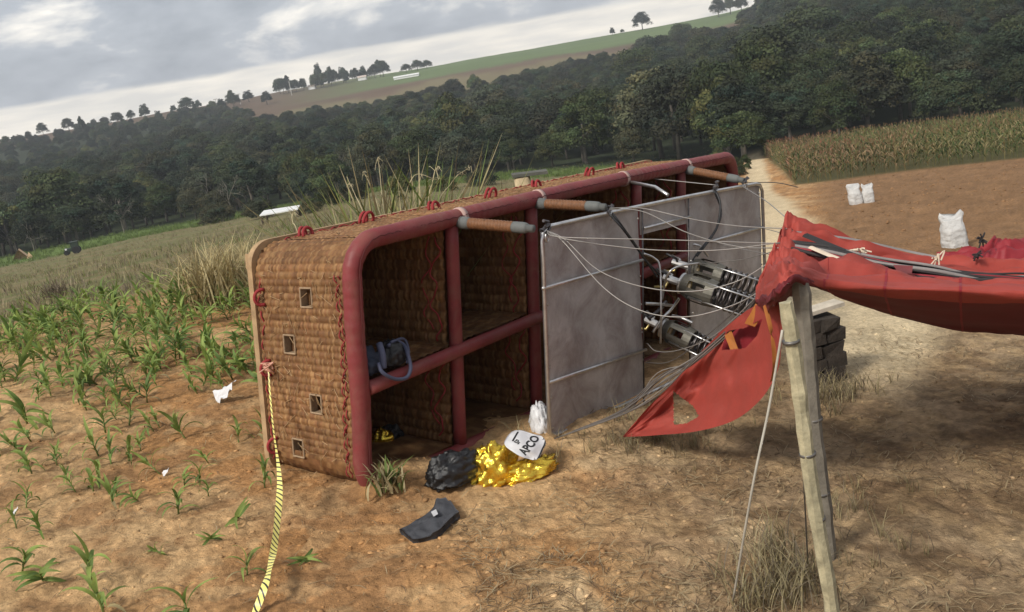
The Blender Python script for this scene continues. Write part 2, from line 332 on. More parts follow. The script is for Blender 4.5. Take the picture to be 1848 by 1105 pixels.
# seams on the padding: narrow rings
for uu in (1.05, 2.0, 3.3, 4.5):
    c0 = B(uu, -.02, BW); V, Fc = tube([B(uu-.022, -.02, BW), B(uu+.022, -.02, BW)], .0665, 14); obj('rim_clamp', V, Fc, mat('clamp', (.45, .30, .26), rough=.5), bk, True)

PAL = np.array([(.30, .175, .075), (.24, .13, .055), (.36, .225, .105), (.20, .105, .045), (.28, .15, .07)])*.68*np.array([1.0, .88, .80])
def weave(name, base, nor, slen, t0, t1, ps, pt, ks, kt, amp, parent, holes=(), seed=0, tone=1.0):
    """woven wall: base(s,t)->P, nor(s,t)->N; stakes every ps along s, strands every pt along t"""
    ns = int(slen/ps*ks)+1; ntt = int((t1-t0)/pt*kt)+1
    S, T = np.meshgrid(np.linspace(0, slen, ns), np.linspace(t0, t1, ntt), indexing='ij'); s = S.ravel(); t = T.ravel()
    ii = np.floor(s/ps).astype(int); jj = np.floor(t/pt).astype(int)
    band = np.abs(np.sin(math.pi*s/ps))**.6; strand = np.abs(np.sin(math.pi*t/pt))**.5
    alt = np.cos(math.pi*s/ps/2+math.pi*(jj % 2)/2+(jj % 3)*.4)
    h = amp*(band*1.0+.28*strand*(.5+.5*alt)+.35*(_H[(ii*131+jj*17+seed) & 65535]-.5))+.022*(fbm(s*2.2, t*2.2, o=3, seed=seed+70)-.5)*ss(0, .25, s)*(1-ss(slen-.25, slen, s))
    P = base(s, t)+nor(s, t)*h[:, None]
    cell = _H[(ii*977+jj*613+seed*31) & 65535]; row = .6*_H[(ii*211+seed*7) & 65535]+.4*_H[(jj*211+seed*7) & 65535]
    c = PAL[(cell*4.99).astype(int)]*(.75+.5*row)[:, None]*(0.8+.45*fbm(s*3, t*3, o=3, seed=seed+80))[:, None]*tone  # tone under one puts interior shade into the inner cane colours
    Fc = gridf(ns, ntt)
    if len(holes):
        cs = s[Fc].mean(1); ct = t[Fc].mean(1); keep = np.ones(len(Fc), bool)
        for (hs, ht, ws, wt) in holes: keep &= ~((np.abs(cs-hs) < ws/2) & (np.abs(ct-ht) < wt/2))
        Fc = Fc[keep]
    return obj(name, P, Fc, wicker, parent, True, c, 'stuff')
# the outer wall runs round the loop; cut into the four walls
Lp, Ls = resamp(loop(.0, 14), .01, True)
def lp_at(s): return np.stack([np.interp(s, Ls, Lp[:, 0]), np.interp(s, Ls, Lp[:, 1])], 1)
def lp_n(s):
    a = lp_at(np.clip(s-.012, 0, Ls[-1])); b = lp_at(np.clip(s+.012, 0, Ls[-1])); t = b-a; t /= np.maximum(np.linalg.norm(t, axis=1, keepdims=True), 1e-9); return np.stack([t[:, 1], -t[:, 0]], 1)
_o = B(1, .4, .8); EU, EV, EW = nrm(B(2, .4, .8)-_o), nrm(B(1, .8, .8)-_o), nrm(B(1, .4, 1.2)-_o)
def seg(s0, s1):
    def base(s, t): q = lp_at(s0+s); return B(q[:, 0], t, q[:, 1])
    def nor(s, t): q = lp_n(s0+s); return q[:, :1]*EU+q[:, 1:]*EW
    return base, nor, s1-s0
i0 = lambda uu, ww: Ls[np.argmin((Lp[:, 0]-uu)**2+(Lp[:, 1]-ww)**2)]
sA = i0(CRAD, BW)          # top wall meets the near end wall, end of the arc
sT0 = i0(BL-CRAD, BW); sB1 = i0(BL-CRAD, 0); sB0 = i0(CRAD, 0)
HOLEPX = ((555, 537), (525, 621), (573, 729), (541, 808))
holes = []
for (hx, hy) in HOLEPX: q_ = uvw(hx, hy, 'u', 0, (0, .4, .8)); holes.append((q_[1], q_[2]))
base, nor, sl = seg(sA, Ls[-1]); swall = lambda w_: i0(0, w_)-sA
weave('end_wall', base, nor, sl, .03, BH, .047, .0165, 6, 3, .011, bk, [(swall(hw), hv, .125, .10) for hv, hw in holes], 1)
base, nor, sl = seg(sT0, sA); weave('long_wall', base, nor, sl, .03, BH, .047, .0165, 4, 3, .011, bk, (), 2, 1.12)
base, nor, sl = seg(sB1, sT0); weave('end_wall', base, nor, sl, .03, BH, .047, .033, 3, 2, .011, bk, (), 3)
base, nor, sl = seg(0, sB1); weave('long_wall', base, nor, sl, .03, BH, .047, .033, 2, 2, .011, bk, (), 4)
# inner faces of the walls, 45 mm in
Li = loop(-.045, 10); Li, Lis = resamp(Li, .02, True)
def inner(s, t): return B(np.interp(s, Lis, Li[:, 0]), t, np.interp(s, Lis, Li[:, 1]))
sh = [(Lis[np.argmin((Li[:, 0]-.045)**2+(Li[:, 1]-hw)**2)], hv, .13, .11) for hv, hw in holes]
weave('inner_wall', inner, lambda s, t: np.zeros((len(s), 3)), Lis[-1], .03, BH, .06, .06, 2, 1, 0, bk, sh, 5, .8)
for hv, hw in holes:
    fr = MB(); q_ = [(hv-.052, hw-.062), (hv+.052, hw-.062), (hv+.052, hw+.062), (hv-.052, hw+.062)]
    for a in range(4):
        (v0, w0), (v1, w1) = q_[a], q_[(a+1) % 4]; fr.tube([B(-.012, v0, w0), B(-.012, v1, w1)], .0065, 6)
        fr.add([B(-.012, v0, w0), B(-.012, v1, w1), B(.05, v1, w1), B(.05, v0, w0)], [(0, 1, 2, 3)])
    fr.build('step_hole_frame', cream, bk)
m_ = MB()
for k in range(150):
    w_ = rng.uniform(.05, 1.5); v_ = rng.uniform(.06, .84); c = B(-.012, v_, w_); d1 = EV*rng.normal(0, .03)+EW*rng.normal(0, .045)-EU*rng.uniform(.004, .016); m_.tube([c, c+d1*.6, c+d1], .0022, 4)
for k in range(170):
    u_ = rng.uniform(.2, 5.2); v_ = rng.uniform(.06, .84); c = B(u_, v_, BW+.012); d1 = EV*rng.normal(0, .035)+EU*rng.normal(0, .04)+EW*rng.uniform(.004, .022); m_.tube([c, c+d1*.6, c+d1], .0022, 4)
m_.build('loose_canes', mat('cane', (.34, .22, .11), rough=.7, var=.3), bk, kind='stuff')
# floor slab with its pale wooden edge
fl = loop(.03, 8, .13); n = len(fl); V = np.vstack([B(fl[:, 0], BH+.004, fl[:, 1]), B(fl[:, 0], BH+.05, fl[:, 1])])
obj('floor_board', V, [tuple(range(n)), tuple(range(2*n-1, n-1, -1))]+[(i, (i+1) % n, n+(i+1) % n, n+i) for i in range(n)], wood_pale, bk)
for ww in (.12, .8, 1.45):
    obj('skid', *obox(B(BL/2, BH+.076, ww), EU*(BL/2-.02), EV*.024, EW*.05), wood_pale, bk)
# partitions: woven walls with padded top tubes
PARTS_U = (.97, 1.92, 3.55, 4.42)
for k, uu in enumerate(PARTS_U):
    for sgn in (-1, 1):
        bs = lambda s, t, uu=uu, sgn=sgn: B(uu+sgn*.022, t, .04+s); nr_ = lambda s, t, sgn=sgn: np.tile(EU*sgn, (len(s), 1))
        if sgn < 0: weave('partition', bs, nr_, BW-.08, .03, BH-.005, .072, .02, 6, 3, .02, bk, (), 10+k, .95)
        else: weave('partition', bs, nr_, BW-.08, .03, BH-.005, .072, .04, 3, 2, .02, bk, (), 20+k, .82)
    V, Fc = tube(B(np.full(12, uu), np.full(12, -.01), np.linspace(.05, BW-.05, 12)), .047, 12); obj('padded_partition_rim', V, Fc, red_pad, bk, True)
def midw(u): return .69+.03*u
for (ua, ub) in ((.03, .97), (.97, 1.92), (3.55, 4.42), (4.42, BL-.03)):
    for sgn in (-1, 1):
        bs = lambda s, t, ua=ua, sgn=sgn: B(ua+s, t, midw(ua+s)+sgn*.02); nr_ = lambda s, t, sgn=sgn: np.tile(EW*sgn, (len(s), 1))
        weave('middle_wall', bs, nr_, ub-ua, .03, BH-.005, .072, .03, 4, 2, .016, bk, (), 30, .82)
for (ua, ub) in ((.04, 1.95), (3.52, BL-.05)):
    uu = np.linspace(ua, ub, 14); V, Fc = tube(B(uu, 0*uu-.055, midw(uu)), .047, 12); obj('padded_middle_rim', V, Fc, red_pad, bk, True)
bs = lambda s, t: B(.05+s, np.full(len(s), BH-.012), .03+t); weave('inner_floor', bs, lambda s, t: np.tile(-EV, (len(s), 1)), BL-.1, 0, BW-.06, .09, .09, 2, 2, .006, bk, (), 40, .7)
# red rope: stitching beside the rim, at the floor edge, on the partitions
def rope(P, r, name='rope_lacing'):
    V, Fc = tube(P, r, 6); return obj(name, V, Fc, red_rope, bk, True)
ws = np.arange(.10, 1.42, .012)
for (vv, ph) in ((.085, 0.), (.105, 2.)):
    rope(B(-.014+.012*np.sin(ws*70+ph), vv+.012*np.sin(ws*35+ph)+.01*np.sin(ws*5), ws), .0042)
us = np.arange(.2, 5.4, .02); rope(B(us, .085+.012*np.sin(us*35), BW+.013+.008*np.sin(us*70)), .0055)
rope(B(us, .80+.015*np.sin(us*28), BW+.013+.008*np.sin(us*60)), .005)
rope(B(-.012+.008*np.sin(ws*60), .835+.015*np.sin(ws*22), ws), .005)
for k, uu in enumerate(PARTS_U):
    for (w0, w1) in ((.1, .66), (.78, 1.5)):
        w_ = np.arange(w0, w1, .012); rope(B(uu-.055+.01*np.sin(w_*60), .10+.035*np.sin(w_*26)+.03*np.sin(w_*7+k), w_), .006)
        w_ = np.arange(w0+.08, w1, .012); rope(B(uu-.05+.008*np.sin(w_*50), .19+.06*np.sin(w_*9+k)*np.cos(w_*19), w_), .005)
# rope carrying handles
def handle(c, along, up, wd, hh):
    t = np.linspace(0, math.pi, 14); P = [c-along*wd*math.cos(a)*(1+.25*math.sin(a))+up*hh*math.sin(a) for a in t]
    V, Fc = tube(P, .0115, 8); obj('rope_handle', V, Fc, red_rope, bk, True)
for k, (hx, hy) in enumerate(((552, 428), (660, 404), (783, 380), (884, 359), (968, 340), (1062, 320), (1120, 306))):
    q_ = uvw(hx, hy, 'w', BW, (1, .6, BW)); uu, vv = q_[0], min(max(q_[1], .42), .8)
    for dv in (-.025, .025): handle(B(uu, vv+dv, BW+.005), EU*(.8+.2*(k % 2))+EV*.25*(dv > 0), EW+EV*.2*(-1)**k, .05-.002*k, .06+.018*(k % 2))
for (hy, vv) in ((535, .80), (662, .80), (800, .80)):
    q_ = uvw({535: 468, 662: 484, 800: 494}[hy], hy, 'u', 0, (0, .8, .8)); handle(B(-.01, .79, q_[2]), EW, -EU+EV*.5, .05, .06)
# wrapped uprights from the rim to the burner frame
TIPS = []
for (bx, by, uu, tx, ty) in ((815, 400, 1.0, 963, 413), (955, 370, 1.93, 1093, 374), (1232, 306, 4.45, 1342, 326), (1140, 318, 3.35, 1205, 352)):
    a = B(uu, -.05, BW-.03); q_ = uvw(tx, ty, 'v', -.66, (uu, -.66, 1.4)); b = B(*q_); TIPS.append(b)
    if uu == 3.35:
        V, Fc = tube([a, a*.3+b*.7+EW*.03, b], .014, 10); obj('steel_strut', V, Fc, steel, bk, True); continue
    d = b-a; Ln = np.linalg.norm(d); tt = np.linspace(.16, .74, 110); rr = .034+.0055*np.abs(np.sin(tt*Ln*math.pi/.026))
    up = obj('upright_pole', *tube([a, b], .026, 12), greysl, bk, True)
    obj('leather_wrap', *tube(a+np.outer(tt, d), rr, 14), leather, up, True)
    obj('grey_sleeve', *tube(a+np.outer(np.linspace(.0, .165, 6), d), [.036, .043, .044, .044, .042, .036], 12), greysl, up, True)
    obj('grey_sleeve', *tube(a+np.outer(np.linspace(.735, .93, 6), d), [.036, .039, .039, .039, .037, .028], 12), greysl, up, True)

# ------------------------------------------------------------------ burner frame with heat shields and burners
bf = thing('burner_frame', B(2.9, -.66, .08), 'steel burner frame with two large dusty grey heat shield plates in front of basket', 'frame')
shield = mat('heat_shield', (.46, .435, .425), rough=.5, metal=.25, var=.2, scale=2.6, bump=.22, bscale=6, dist=.06, dirt=((.20, .15, .14), 3.2, .7), spec=.4)
VF = -.66
def FP(x, y, v=VF): return uvw(x, y, 'v', v, (3, VF, .8))
TL, TR, BLc, BRc = FP(978, 412), FP(1375, 330), FP(992, 792), FP(1385, 612)
def fr(a, b, v=VF):                  # a: 0..1 along the frame, b: 0..1 down
    t = TL*(1-a)*(1-b)+TR*a*(1-b)+BLc*(1-a)*b+BRc*a*b; return B(t[0], v, t[2])
def fab(x, y):                       # pixel to frame fractions
    q = FP(x, y); a = b = .5
    for _ in range(30):
        t = TL*(1-a)*(1-b)+TR*a*(1-b)+BLc*(1-a)*b+BRc*a*b; e_ = q-t; ua = (TR-TL)*(1-b)+(BRc-BLc)*b; ub = (BLc-TL)*(1-a)+(BRc-TR)*a
        s = np.linalg.lstsq(np.stack([ua, ub], 1), e_, rcond=None)[0]; a += s[0]; b += s[1]
    return a, b
pts = [fr(.0, .06), fr(.003, .02), fr(.02, .0)]+[fr(a, 0) for a in np.linspace(.1, .96, 8)]+[fr(.985, .01), fr(1, .05)]+[fr(1, b) for b in np.linspace(.2, .96, 6)]+[fr(.98, 1)]+[fr(a, 1) for a in np.linspace(.9, .06, 7)]+[fr(.015, .995), fr(0, .97)]+[fr(0, b) for b in np.linspace(.9, .15, 6)]
obj('frame_tube', *tube(pts, .0155, 10, closed=True), steel, bf, True)
aL, aR = fab(1162, 560)[0], fab(1243, 380)[0]
def plate(a0, a1, b0, b1, seed, name='heat_shield'):
    nu, nv = 26, 26; A, Bb = np.meshgrid(np.linspace(a0, a1, nu), np.linspace(b0, b1, nv), indexing='ij'); V = []
    for a, b in zip(A.ravel(), Bb.ravel()):
        p = fr(a, b, VF+.018); V.append(p+EV*(.022*(vnoise(a*9+seed, b*4)-.5)+.010*(vnoise(a*24, b*11+seed)-.5)))
    V = np.array(V); n0 = len(V); V = np.vstack([V, V+EV*.003]); Fc = gridf(nu, nv); Fc = np.vstack([Fc[:, ::-1], Fc+n0])
    return obj(name, V, Fc, shield, bf, True)
plate(.006, aL, .008, .992, 1); plate(aR, .994, .008, .992, 2); bt = fab(1200, 414)[1]; plate(aL+.003, aR-.003, .008, bt, 3)
for (a0, a1, b1) in ((.012, aL-.008, .985), (aR+.008, .985, .985)):
    for b in np.linspace(.06, b1-.03, 7):
        for a in (a0, a1): c = fr(a, b, VF+.012); obj('bolt', *tube([c, c-EV*.010], .0075, 6), steel, bf)
def bar(p, q_, r=.012, v=VF-.004):
    (a0, b0), (a1, b1) = fab(*p), fab(*q_); obj('crossbar', *tube([fr(a0, b0, v), fr(a1, b1, v)], r, 8), steel, bf, True)
for p, q_ in (((978, 521), (1160, 469)), ((988, 691), (1165, 631)), ((1162, 412), (1246, 391)), ((1285, 435), (1376, 410))): bar(p, q_)
blk = mat('black_rubber', (.018, .018, .02), rough=.5, var=.1); brass = mat('dull_brass', (.45, .36, .16), rough=.4, metal=.8, var=.2)
dark_steel = mat('sooty_steel', (.11, .10, .10), rough=.38, metal=.85, var=.35, scale=14)
for x0, y0, y1 in ((1160, 378, 738), (1243, 358, 690)): (lambda p, q: obj('shield_edge', *tube([fr(*fab(*p), VF+.004), fr(*fab(*q), VF+.004)], .007, 6), dark_steel, bf, True))((x0, y0), (x0+3, y1))
cage_m = mat('burner_cage_steel', (.16, .15, .125), rough=.55, metal=.7, var=.25, scale=12)
def burner(cx, cy, v0, ax, r, Lc, label):
    c = B(*uvw(cx, cy, 'v', v0, (3, v0, .9))); ax = nrm(ax); s1 = nrm(np.cross(ax, [0, 0, 1])); s2 = np.cross(ax, s1)
    root = MB(); t = np.linspace(0, 2*math.pi, 25)[:-1]; ring = lambda z, rr: [c+ax*z+rr*(math.cos(a)*s1+math.sin(a)*s2) for a in t]
    # cage: tapered can with slots
    nr, na = 5, 24; prof = [(0, r*.80), (.07*Lc/.2, r*1.16), (.13*Lc/.2, r*1.2), (.2*Lc/.2, r*1.18), (.26*Lc/.2, r*1.1)]; V = []; Fc = []
    for z, rr in prof: V += ring(z, rr)
    for i in range(nr-1):
        for k in range(na):
            if i in (1, 2) and k % 4 in (1, 2): continue
            Fc.append((i*na+k, i*na+(k+1) % na, (i+1)*na+(k+1) % na, (i+1)*na+k))
    V = np.array(V); n0 = len(V); V2 = c+ (V-c)*.97; Fc2 = [tuple(n0+i for i in f[::-1]) for f in Fc]
    can = obj('burner', np.vstack([V, V2]), Fc+Fc2, cage_m, bf); can['label'] = label
    # coils: stacked helix
    for rr, z0, z1, turns in ((r*.98, .22*Lc/.2, .56*Lc/.2, 8), (r*.72, .2*Lc/.2, .52*Lc/.2, 7)):
        a = np.linspace(0, turns*2*math.pi, turns*20); P = c+np.outer(z0+(z1-z0)*a/a[-1], ax)+rr*(np.outer(np.cos(a), s1)+np.outer(np.sin(a), s2))
        obj('vaporiser_coil', *tube(P, .0095, 6), dark_steel, can, True)
    for k in range(4):
        a = k*math.pi/2+.5; e1 = math.cos(a)*s1+math.sin(a)*s2; obj('coil_bar', *tube([c+ax*.1+e1*r*1.12, c+ax*.58*Lc/.2+e1*r*1.08], .008, 6), steel, can, True)
    obj('jet_ring', *tube(ring(.05, r*.5), .012, 8, closed=True), brass, can, True)
    obj('end_ring', *tube(ring(.585*Lc/.2, r*.95), .012, 8, closed=True), dark_steel, can, True)
    mbp = MB(); mbp.tube(ring(-.005, r*.82), .012, 8, closed=True)
    for k in range(6): a = k*math.pi/3; e1 = math.cos(a)*s1+math.sin(a)*s2; mbp.tube([c, c+e1*r*.82], .009, 6)
    mbp.tube([c-ax*.17, c+ax*.06], .03, 10); mbp.build('valve_block', steel, can)
    for k in (0, 1, 2):
        a = 1.2+k*2.1; e1 = math.cos(a)*s1+math.sin(a)*s2; obj('valve_handle', *tube([c-ax*.12, c-ax*.13+e1*.07, c-ax*.22+e1*.10], .011, 6), (brass, steel, blk)[k], can, True)
    return c
AX = -EV-.30*EW+.05*EU
c1 = burner(1232, 512, -.75, AX, .096, .225, 'coil burner with steel cage, its coils in front of heat shield')
c2 = burner(1247, 483, -.60, AX+.06*EU, .09, .225, 'coil burner behind, partly hidden by the front burner')
c3 = burner(1198, 592, -.70, AX-.1*EW, .085, .2, 'small lower burner below the large one')
# support hoops, pipes and hoses round the burners
def pipe(name, pl, r, m, v=-.72):
    P = spline([B(*uvw(x, y, 'v', vv, (3, vv, .9))) for x, y, vv in pl], 28); obj(name, *tube(P, r, 8), m, bf, True)
pipe('steel_pipe', [(1162, 458, -.64), (1180, 466, -.68), (1191, 484, -.72), (1193, 560, -.76), (1192, 620, -.74)], .009, steel)
pipe('steel_pipe', [(1248, 440, -.62), (1263, 445, -.68), (1277, 462, -.7)], .010, steel)
pipe('steel_pipe', [(1165, 548, -.66), (1185, 549, -.70), (1215, 552, -.72)], .012, steel)
pipe('steel_pipe', [(1213, 570, -.72), (1232, 575, -.82), (1250, 583, -.9)], .014, steel)
pipe('steel_pipe', [(1195, 540, -.7), (1203, 500, -.84), (1222, 482, -.9), (1262, 475, -.9)], .009, steel)
pipe('steel_pipe', [(1178, 600, -.68), (1195, 575, -.74), (1210, 560, -.76), (1225, 540, -.74)], .012, steel)
pipe('steel_pipe', [(1170, 575, -.66), (1187, 562, -.7), (1202, 545, -.7)], .016, dark_steel)
pipe('hose', [(1105, 385, -.68), (1120, 405, -.73), (1145, 440, -.74), (1165, 470, -.74), (1190, 495, -.74)], .009, blk)
pipe('hose', [(1101, 388, -.68), (1125, 415, -.76), (1152, 452, -.76), (1186, 500, -.76)], .008, blk)
pipe('hose', [(1292, 345, -.68), (1300, 370, -.74), (1294, 410, -.76), (1275, 440, -.75), (1258, 462, -.74)], .010, blk)
pipe('hose', [(1289, 345, -.68), (1302, 385, -.72), (1288, 420, -.74), (1262, 452, -.74), (1250, 470, -.72)], .007, blk)
for (x, y) in ((1102, 378), (1291, 340), (985, 415), (1345, 328)):
    c = B(*uvw(x, y, 'v', VF-.01, (3, VF, 1.3))); m_ = MB()
    for k in range(5): a = rng.normal(0, .018, 3); m_.tube([c+a-EU*.03, c+a*.6+EU*.03+EW*.01*k], .011, 7)
    m_.build('pipe_clamp', dark_steel, bf)
    obj('shackle', *tube([c+EU*.02*math.cos(t)-EV*.01+EW*(-.05+.03*math.sin(t)) for t in np.linspace(0, 2*math.pi, 14)[:-1]], .006, 6, closed=True), steel, bf, True)

# ------------------------------------------------------------------ fence posts, block
postwood = mat('weathered_post', (.44, .39, .25), rough=.9, var=.35, scale=14, bump=.5, bscale=45, dirt=((.13, .12, .08), 9, .6))
postgrey = mat('grey_post', (.17, .15, .12), rough=.9, var=.3, scale=12, bump=.5, bscale=45)
wire_m = mat('fence_wire', (.16, .15, .14), rough=.5, metal=.6, var=.1)
def post(name, b, t, r0, r1, m, label, bumps):
    th = thing(name, b, label, 'post', 'wooden posts holding up the red fabric'); n = 22; q_ = np.linspace(0, 1, n); P = b+np.outer(q_, t-b)
    P = P+np.stack([.006*np.sin(q_*9), .006*np.cos(q_*7), 0*q_], 1); rr = r0+(r1-r0)*q_+.0016*np.sin(q_*60)+.003*np.array([_H[i*7+3]-.5 for i in range(n)]); rr[-1] *= .9
    V, Fc = tube(P, rr, 7); obj('pole', V+rng.normal(0, .0014, V.shape), Fc, m, th, False)
    for f in bumps: c = b+(t-b)*f; obj('wire_tie', *tube([c-(t-b)/np.linalg.norm(t-b)*.006, c+(t-b)/np.linalg.norm(t-b)*.006], r0+.0015, 14), wire_m, th, True)
    return th
pb = gp(1508, 1150, False); pb[2] -= .12; pt = px(1417, 546, depth_of(pb)-.40)
post('fence_post', pb, pt, .034, .031, postwood, 'pale wooden post standing in dry grass in front of the grey post', (.42, .60, .90))
pb2 = gp(1492, 1005, False); pb2[2] -= .12; pt2 = px(1442, 504, depth_of(pb2)-.36)
post('fence_post', pb2, pt2, .047, .044, postgrey, 'darker grey post under the draped red fabric, behind the pale post', (.3, .55))
DP = depth_of(pt2)
gw = spline([px(1412, 596, depth_of(pt)+.02), px(1388, 735, depth_of(pt)+.12), px(1358, 880, depth_of(pt)+.2), gp(1322, 1090)], 24)
tag(obj('guy_rope', *tube(gw, .0055, 6), mat('pale_rope', (.42, .39, .33), rough=.8), None, True, loc=gw[-1]), 'thin pale rope running from the pale post down to the ground', 'rope')
gw = spline([px(1445, 786, depth_of(pt)+.25), px(1450, 860, depth_of(pt)+.3), gp(1458, 1020)], 12)
tag(obj('fence_wire', *tube(gw, .004, 6), wire_m, None, True, loc=gw[-1]), 'steel wire hanging straight down beside the pale post', 'wire')
darkblk = mat('shade_toned_masonry', (.05, .04, .032), rough=.95, var=.4, scale=12, bump=.8, bscale=30, dist=.02)  # dark block colour, lowered further to paint in the fabric's shadow
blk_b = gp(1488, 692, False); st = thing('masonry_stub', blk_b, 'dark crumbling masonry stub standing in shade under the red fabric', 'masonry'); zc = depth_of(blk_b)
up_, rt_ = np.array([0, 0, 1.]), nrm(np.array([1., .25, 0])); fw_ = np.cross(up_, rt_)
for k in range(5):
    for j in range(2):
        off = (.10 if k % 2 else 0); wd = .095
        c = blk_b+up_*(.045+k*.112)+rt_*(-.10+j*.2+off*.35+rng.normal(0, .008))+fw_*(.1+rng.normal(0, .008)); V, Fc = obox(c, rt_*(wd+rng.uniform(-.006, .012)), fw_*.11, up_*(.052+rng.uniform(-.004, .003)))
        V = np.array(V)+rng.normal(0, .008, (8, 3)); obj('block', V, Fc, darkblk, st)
pl_c = blk_b+up_*.60+fw_*.10+rt_*.0; plank = obj('plank', *obox(pl_c, rt_*.27+up_*.012, fw_*.075, up_*.016), mat('bleached_plank', (.52, .46, .37), rough=.9, var=.2, scale=10, bump=.3, bscale=40), loc=pl_c)
tag(plank, 'bleached grey board lying on top of the dark masonry stub', 'plank')

# ------------------------------------------------------------------ balloon envelope
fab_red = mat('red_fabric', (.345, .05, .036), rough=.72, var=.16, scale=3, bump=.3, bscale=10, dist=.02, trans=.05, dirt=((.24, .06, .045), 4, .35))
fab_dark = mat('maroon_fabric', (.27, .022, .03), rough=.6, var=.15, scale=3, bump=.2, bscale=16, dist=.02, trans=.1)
fab_orange = mat('orange_tape', (.42, .15, .035), rough=.7, var=.2)
tape_grey = mat('grey_webbing', (.23, .21, .20), rough=.8, var=.2); tape_black = mat('black_webbing', (.025, .022, .022), rough=.7); tape_cream = mat('cream_webbing', (.62, .52, .40), rough=.8, var=.15)
en = thing('balloon_envelope', px(1440, 495, DP), 'collapsed red balloon fabric draped over the posts with its cables pulled to the basket', 'balloon fabric')
COLS = [   # cross-sections, each from the far upper edge round the front roll to the underside: (x, y, depth)
 [(1372, 512, 5.95), (1370, 516, 5.9), (1368, 520, 5.85), (1366, 526, 5.75), (1364, 533, 5.6), (1363, 540, 5.5), (1366, 546, 5.5), (1372, 540, 5.7)],
 [(1404, 432, 6.25), (1400, 445, 6.1), (1393, 460, 5.95), (1386, 478, 5.75), (1378, 502, 5.45), (1374, 528, 5.25), (1380, 556, 5.2), (1392, 548, 5.5)],
 [(1420, 391, 6.4), (1416, 420, 6.15), (1412, 444, 5.95), (1408, 468, 5.65), (1405, 487, DP+.12), (1402, 507, DP-.10), (1404, 540, DP-.06), (1412, 540, 5.4)],
 [(1452, 399, 6.4), (1448, 420, 6.15), (1450, 446, 5.95), (1448, 466, 5.6), (1444, 480, DP+.1), (1438, 497, DP-.11), (1454, 508, DP+.06), (1468, 505, 5.6)],
 [(1508, 418, 6.4), (1504, 434, 6.2), (1502, 458, 6.0), (1500, 476, 5.65), (1500, 494, 5.15), (1492, 515, 4.95), (1514, 538, 5.35), (1530, 530, 5.9)],
 [(1575, 439, 6.45), (1572, 452, 6.2), (1572, 474, 6.0), (1572, 488, 5.65), (1572, 502, 5.2), (1568, 524, 5.0), (1584, 563, 5.85), (1600, 550, 6.4)],
 [(1662, 459, 6.5), (1660, 468, 6.3), (1660, 486, 6.0), (1660, 497, 5.7), (1660, 508, 5.25), (1660, 530, 5.05), (1668, 583, 6.05), (1675, 565, 6.6)],
 [(1760, 468, 6.5), (1760, 478, 6.3), (1760, 492, 6.0), (1760, 502, 5.7), (1760, 513, 5.3), (1760, 536, 5.1), (1762, 597, 6.2), (1765, 575, 6.8)],
 [(1850, 470, 6.6), (1850, 478, 6.3), (1850, 492, 6.0), (1850, 503, 5.7), (1850, 512, 5.3), (1850, 540, 5.1), (1850, 607, 6.2), (1850, 580, 6.8)],
 [(1960, 478, 6.6), (1960, 486, 6.3), (1960, 498, 6.0), (1960, 508, 5.7), (1960, 518, 5.3), (1960, 546, 5.1), (1960, 614, 6.2), (1960, 590, 6.8)],
 [(2120, 640, 6.6), (2120, 650, 6.3), (2120, 660, 6.0), (2120, 675, 5.7), (2120, 690, 5.3), (2120, 740, 5.1), (2120, 800, 5.3), (2120, 770, 6.0)]]
def loft(cols, nu, nv):
    C3 = np.array([[px(*p) for p in c] for c in cols]); C3 = C3[:-1]        # past the picture the fabric sinks to the ground and lies there
    for sx_, lift in ((.9, .25), (1.5, .07), (2.6, .06)):
        e_ = cols and C3[len(cols)-2].copy(); e_[:, 0] += sx_; e_[:, 2] = hz(e_[:, 0], e_[:, 1], False)+lift+(e_[:, 2]-e_[:, 2].mean())*.12; C3 = np.concatenate([C3, e_[None]])
    cols = list(C3); A = np.stack([spline(C3[i], nv) for i in range(len(cols))]); return np.stack([spline(A[:, j], nu) for j in range(nv)], 1)
G = loft(COLS, 190, 84); nu, nv = G.shape[:2]; I, J = np.meshgrid(np.linspace(0, 10, nu), np.linspace(0, 7, nv), indexing='ij')
gather = np.exp(-((I-1.5)/1.1)**2); top = ss(.1, .6, J)*(1-ss(3.6, 4.3, J))
wr = (fbm(I*.5, J*3.2, o=3, seed=90)-.5)*.22*top+(vnoise(I*1.3, J*8, seed=95)-.5)*.06*(.25+top)+(vnoise(I*3.5+J, J*14, seed=96)-.5)*.025*(.2+top)+(vnoise(I*1.6+J*.5, J*5.5, seed=97)-.5)*.11*gather+(vnoise(I*.8, J*1.3, seed=98)-.5)*.03
ridge = -.035*np.abs(np.sin(J*4.4+I*.18+2.5*vnoise(I*.3, J*.5, seed=99)))*top
cre = (crumple(I*.7, J*1.2, 0*I, 91, 12)*.045*(.15+top)+crumple(I*1.6, J*1.3, 0*I, 92, 8)*.035*gather+crumple(I*.35, J*3.0, 0*I, 93, 8)*.02)
G = G+(wr*.8+ridge+cre)[..., None]*np.array([0, -.25, 1.0])
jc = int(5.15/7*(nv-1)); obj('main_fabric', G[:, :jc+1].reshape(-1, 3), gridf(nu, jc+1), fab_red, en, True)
obj('underside_fabric', G[:, jc:].reshape(-1, 3), gridf(nu, nv-jc), mat('shaded_red_fabric', (.13, .012, .016), rough=.65, var=.15, scale=3, bump=.2, bscale=10), en, True)  # underside shade painted in as a darker maroon, same red fabric
for ii_ in (62, 84, 106, 130, 152):     # panel seams over the front roll
    c_ = G[ii_, 34:80]+(G[ii_, 34:80]-G[ii_, 34:80].mean(0))*.012; T_ = nrm(G[ii_+1, 50]-G[ii_-1, 50]); V = np.stack([c_-T_*.007, c_+T_*.007], 1).reshape(-1, 3); obj('panel_seam', V, gridf(len(c_), 2), fab_dark, en, True)
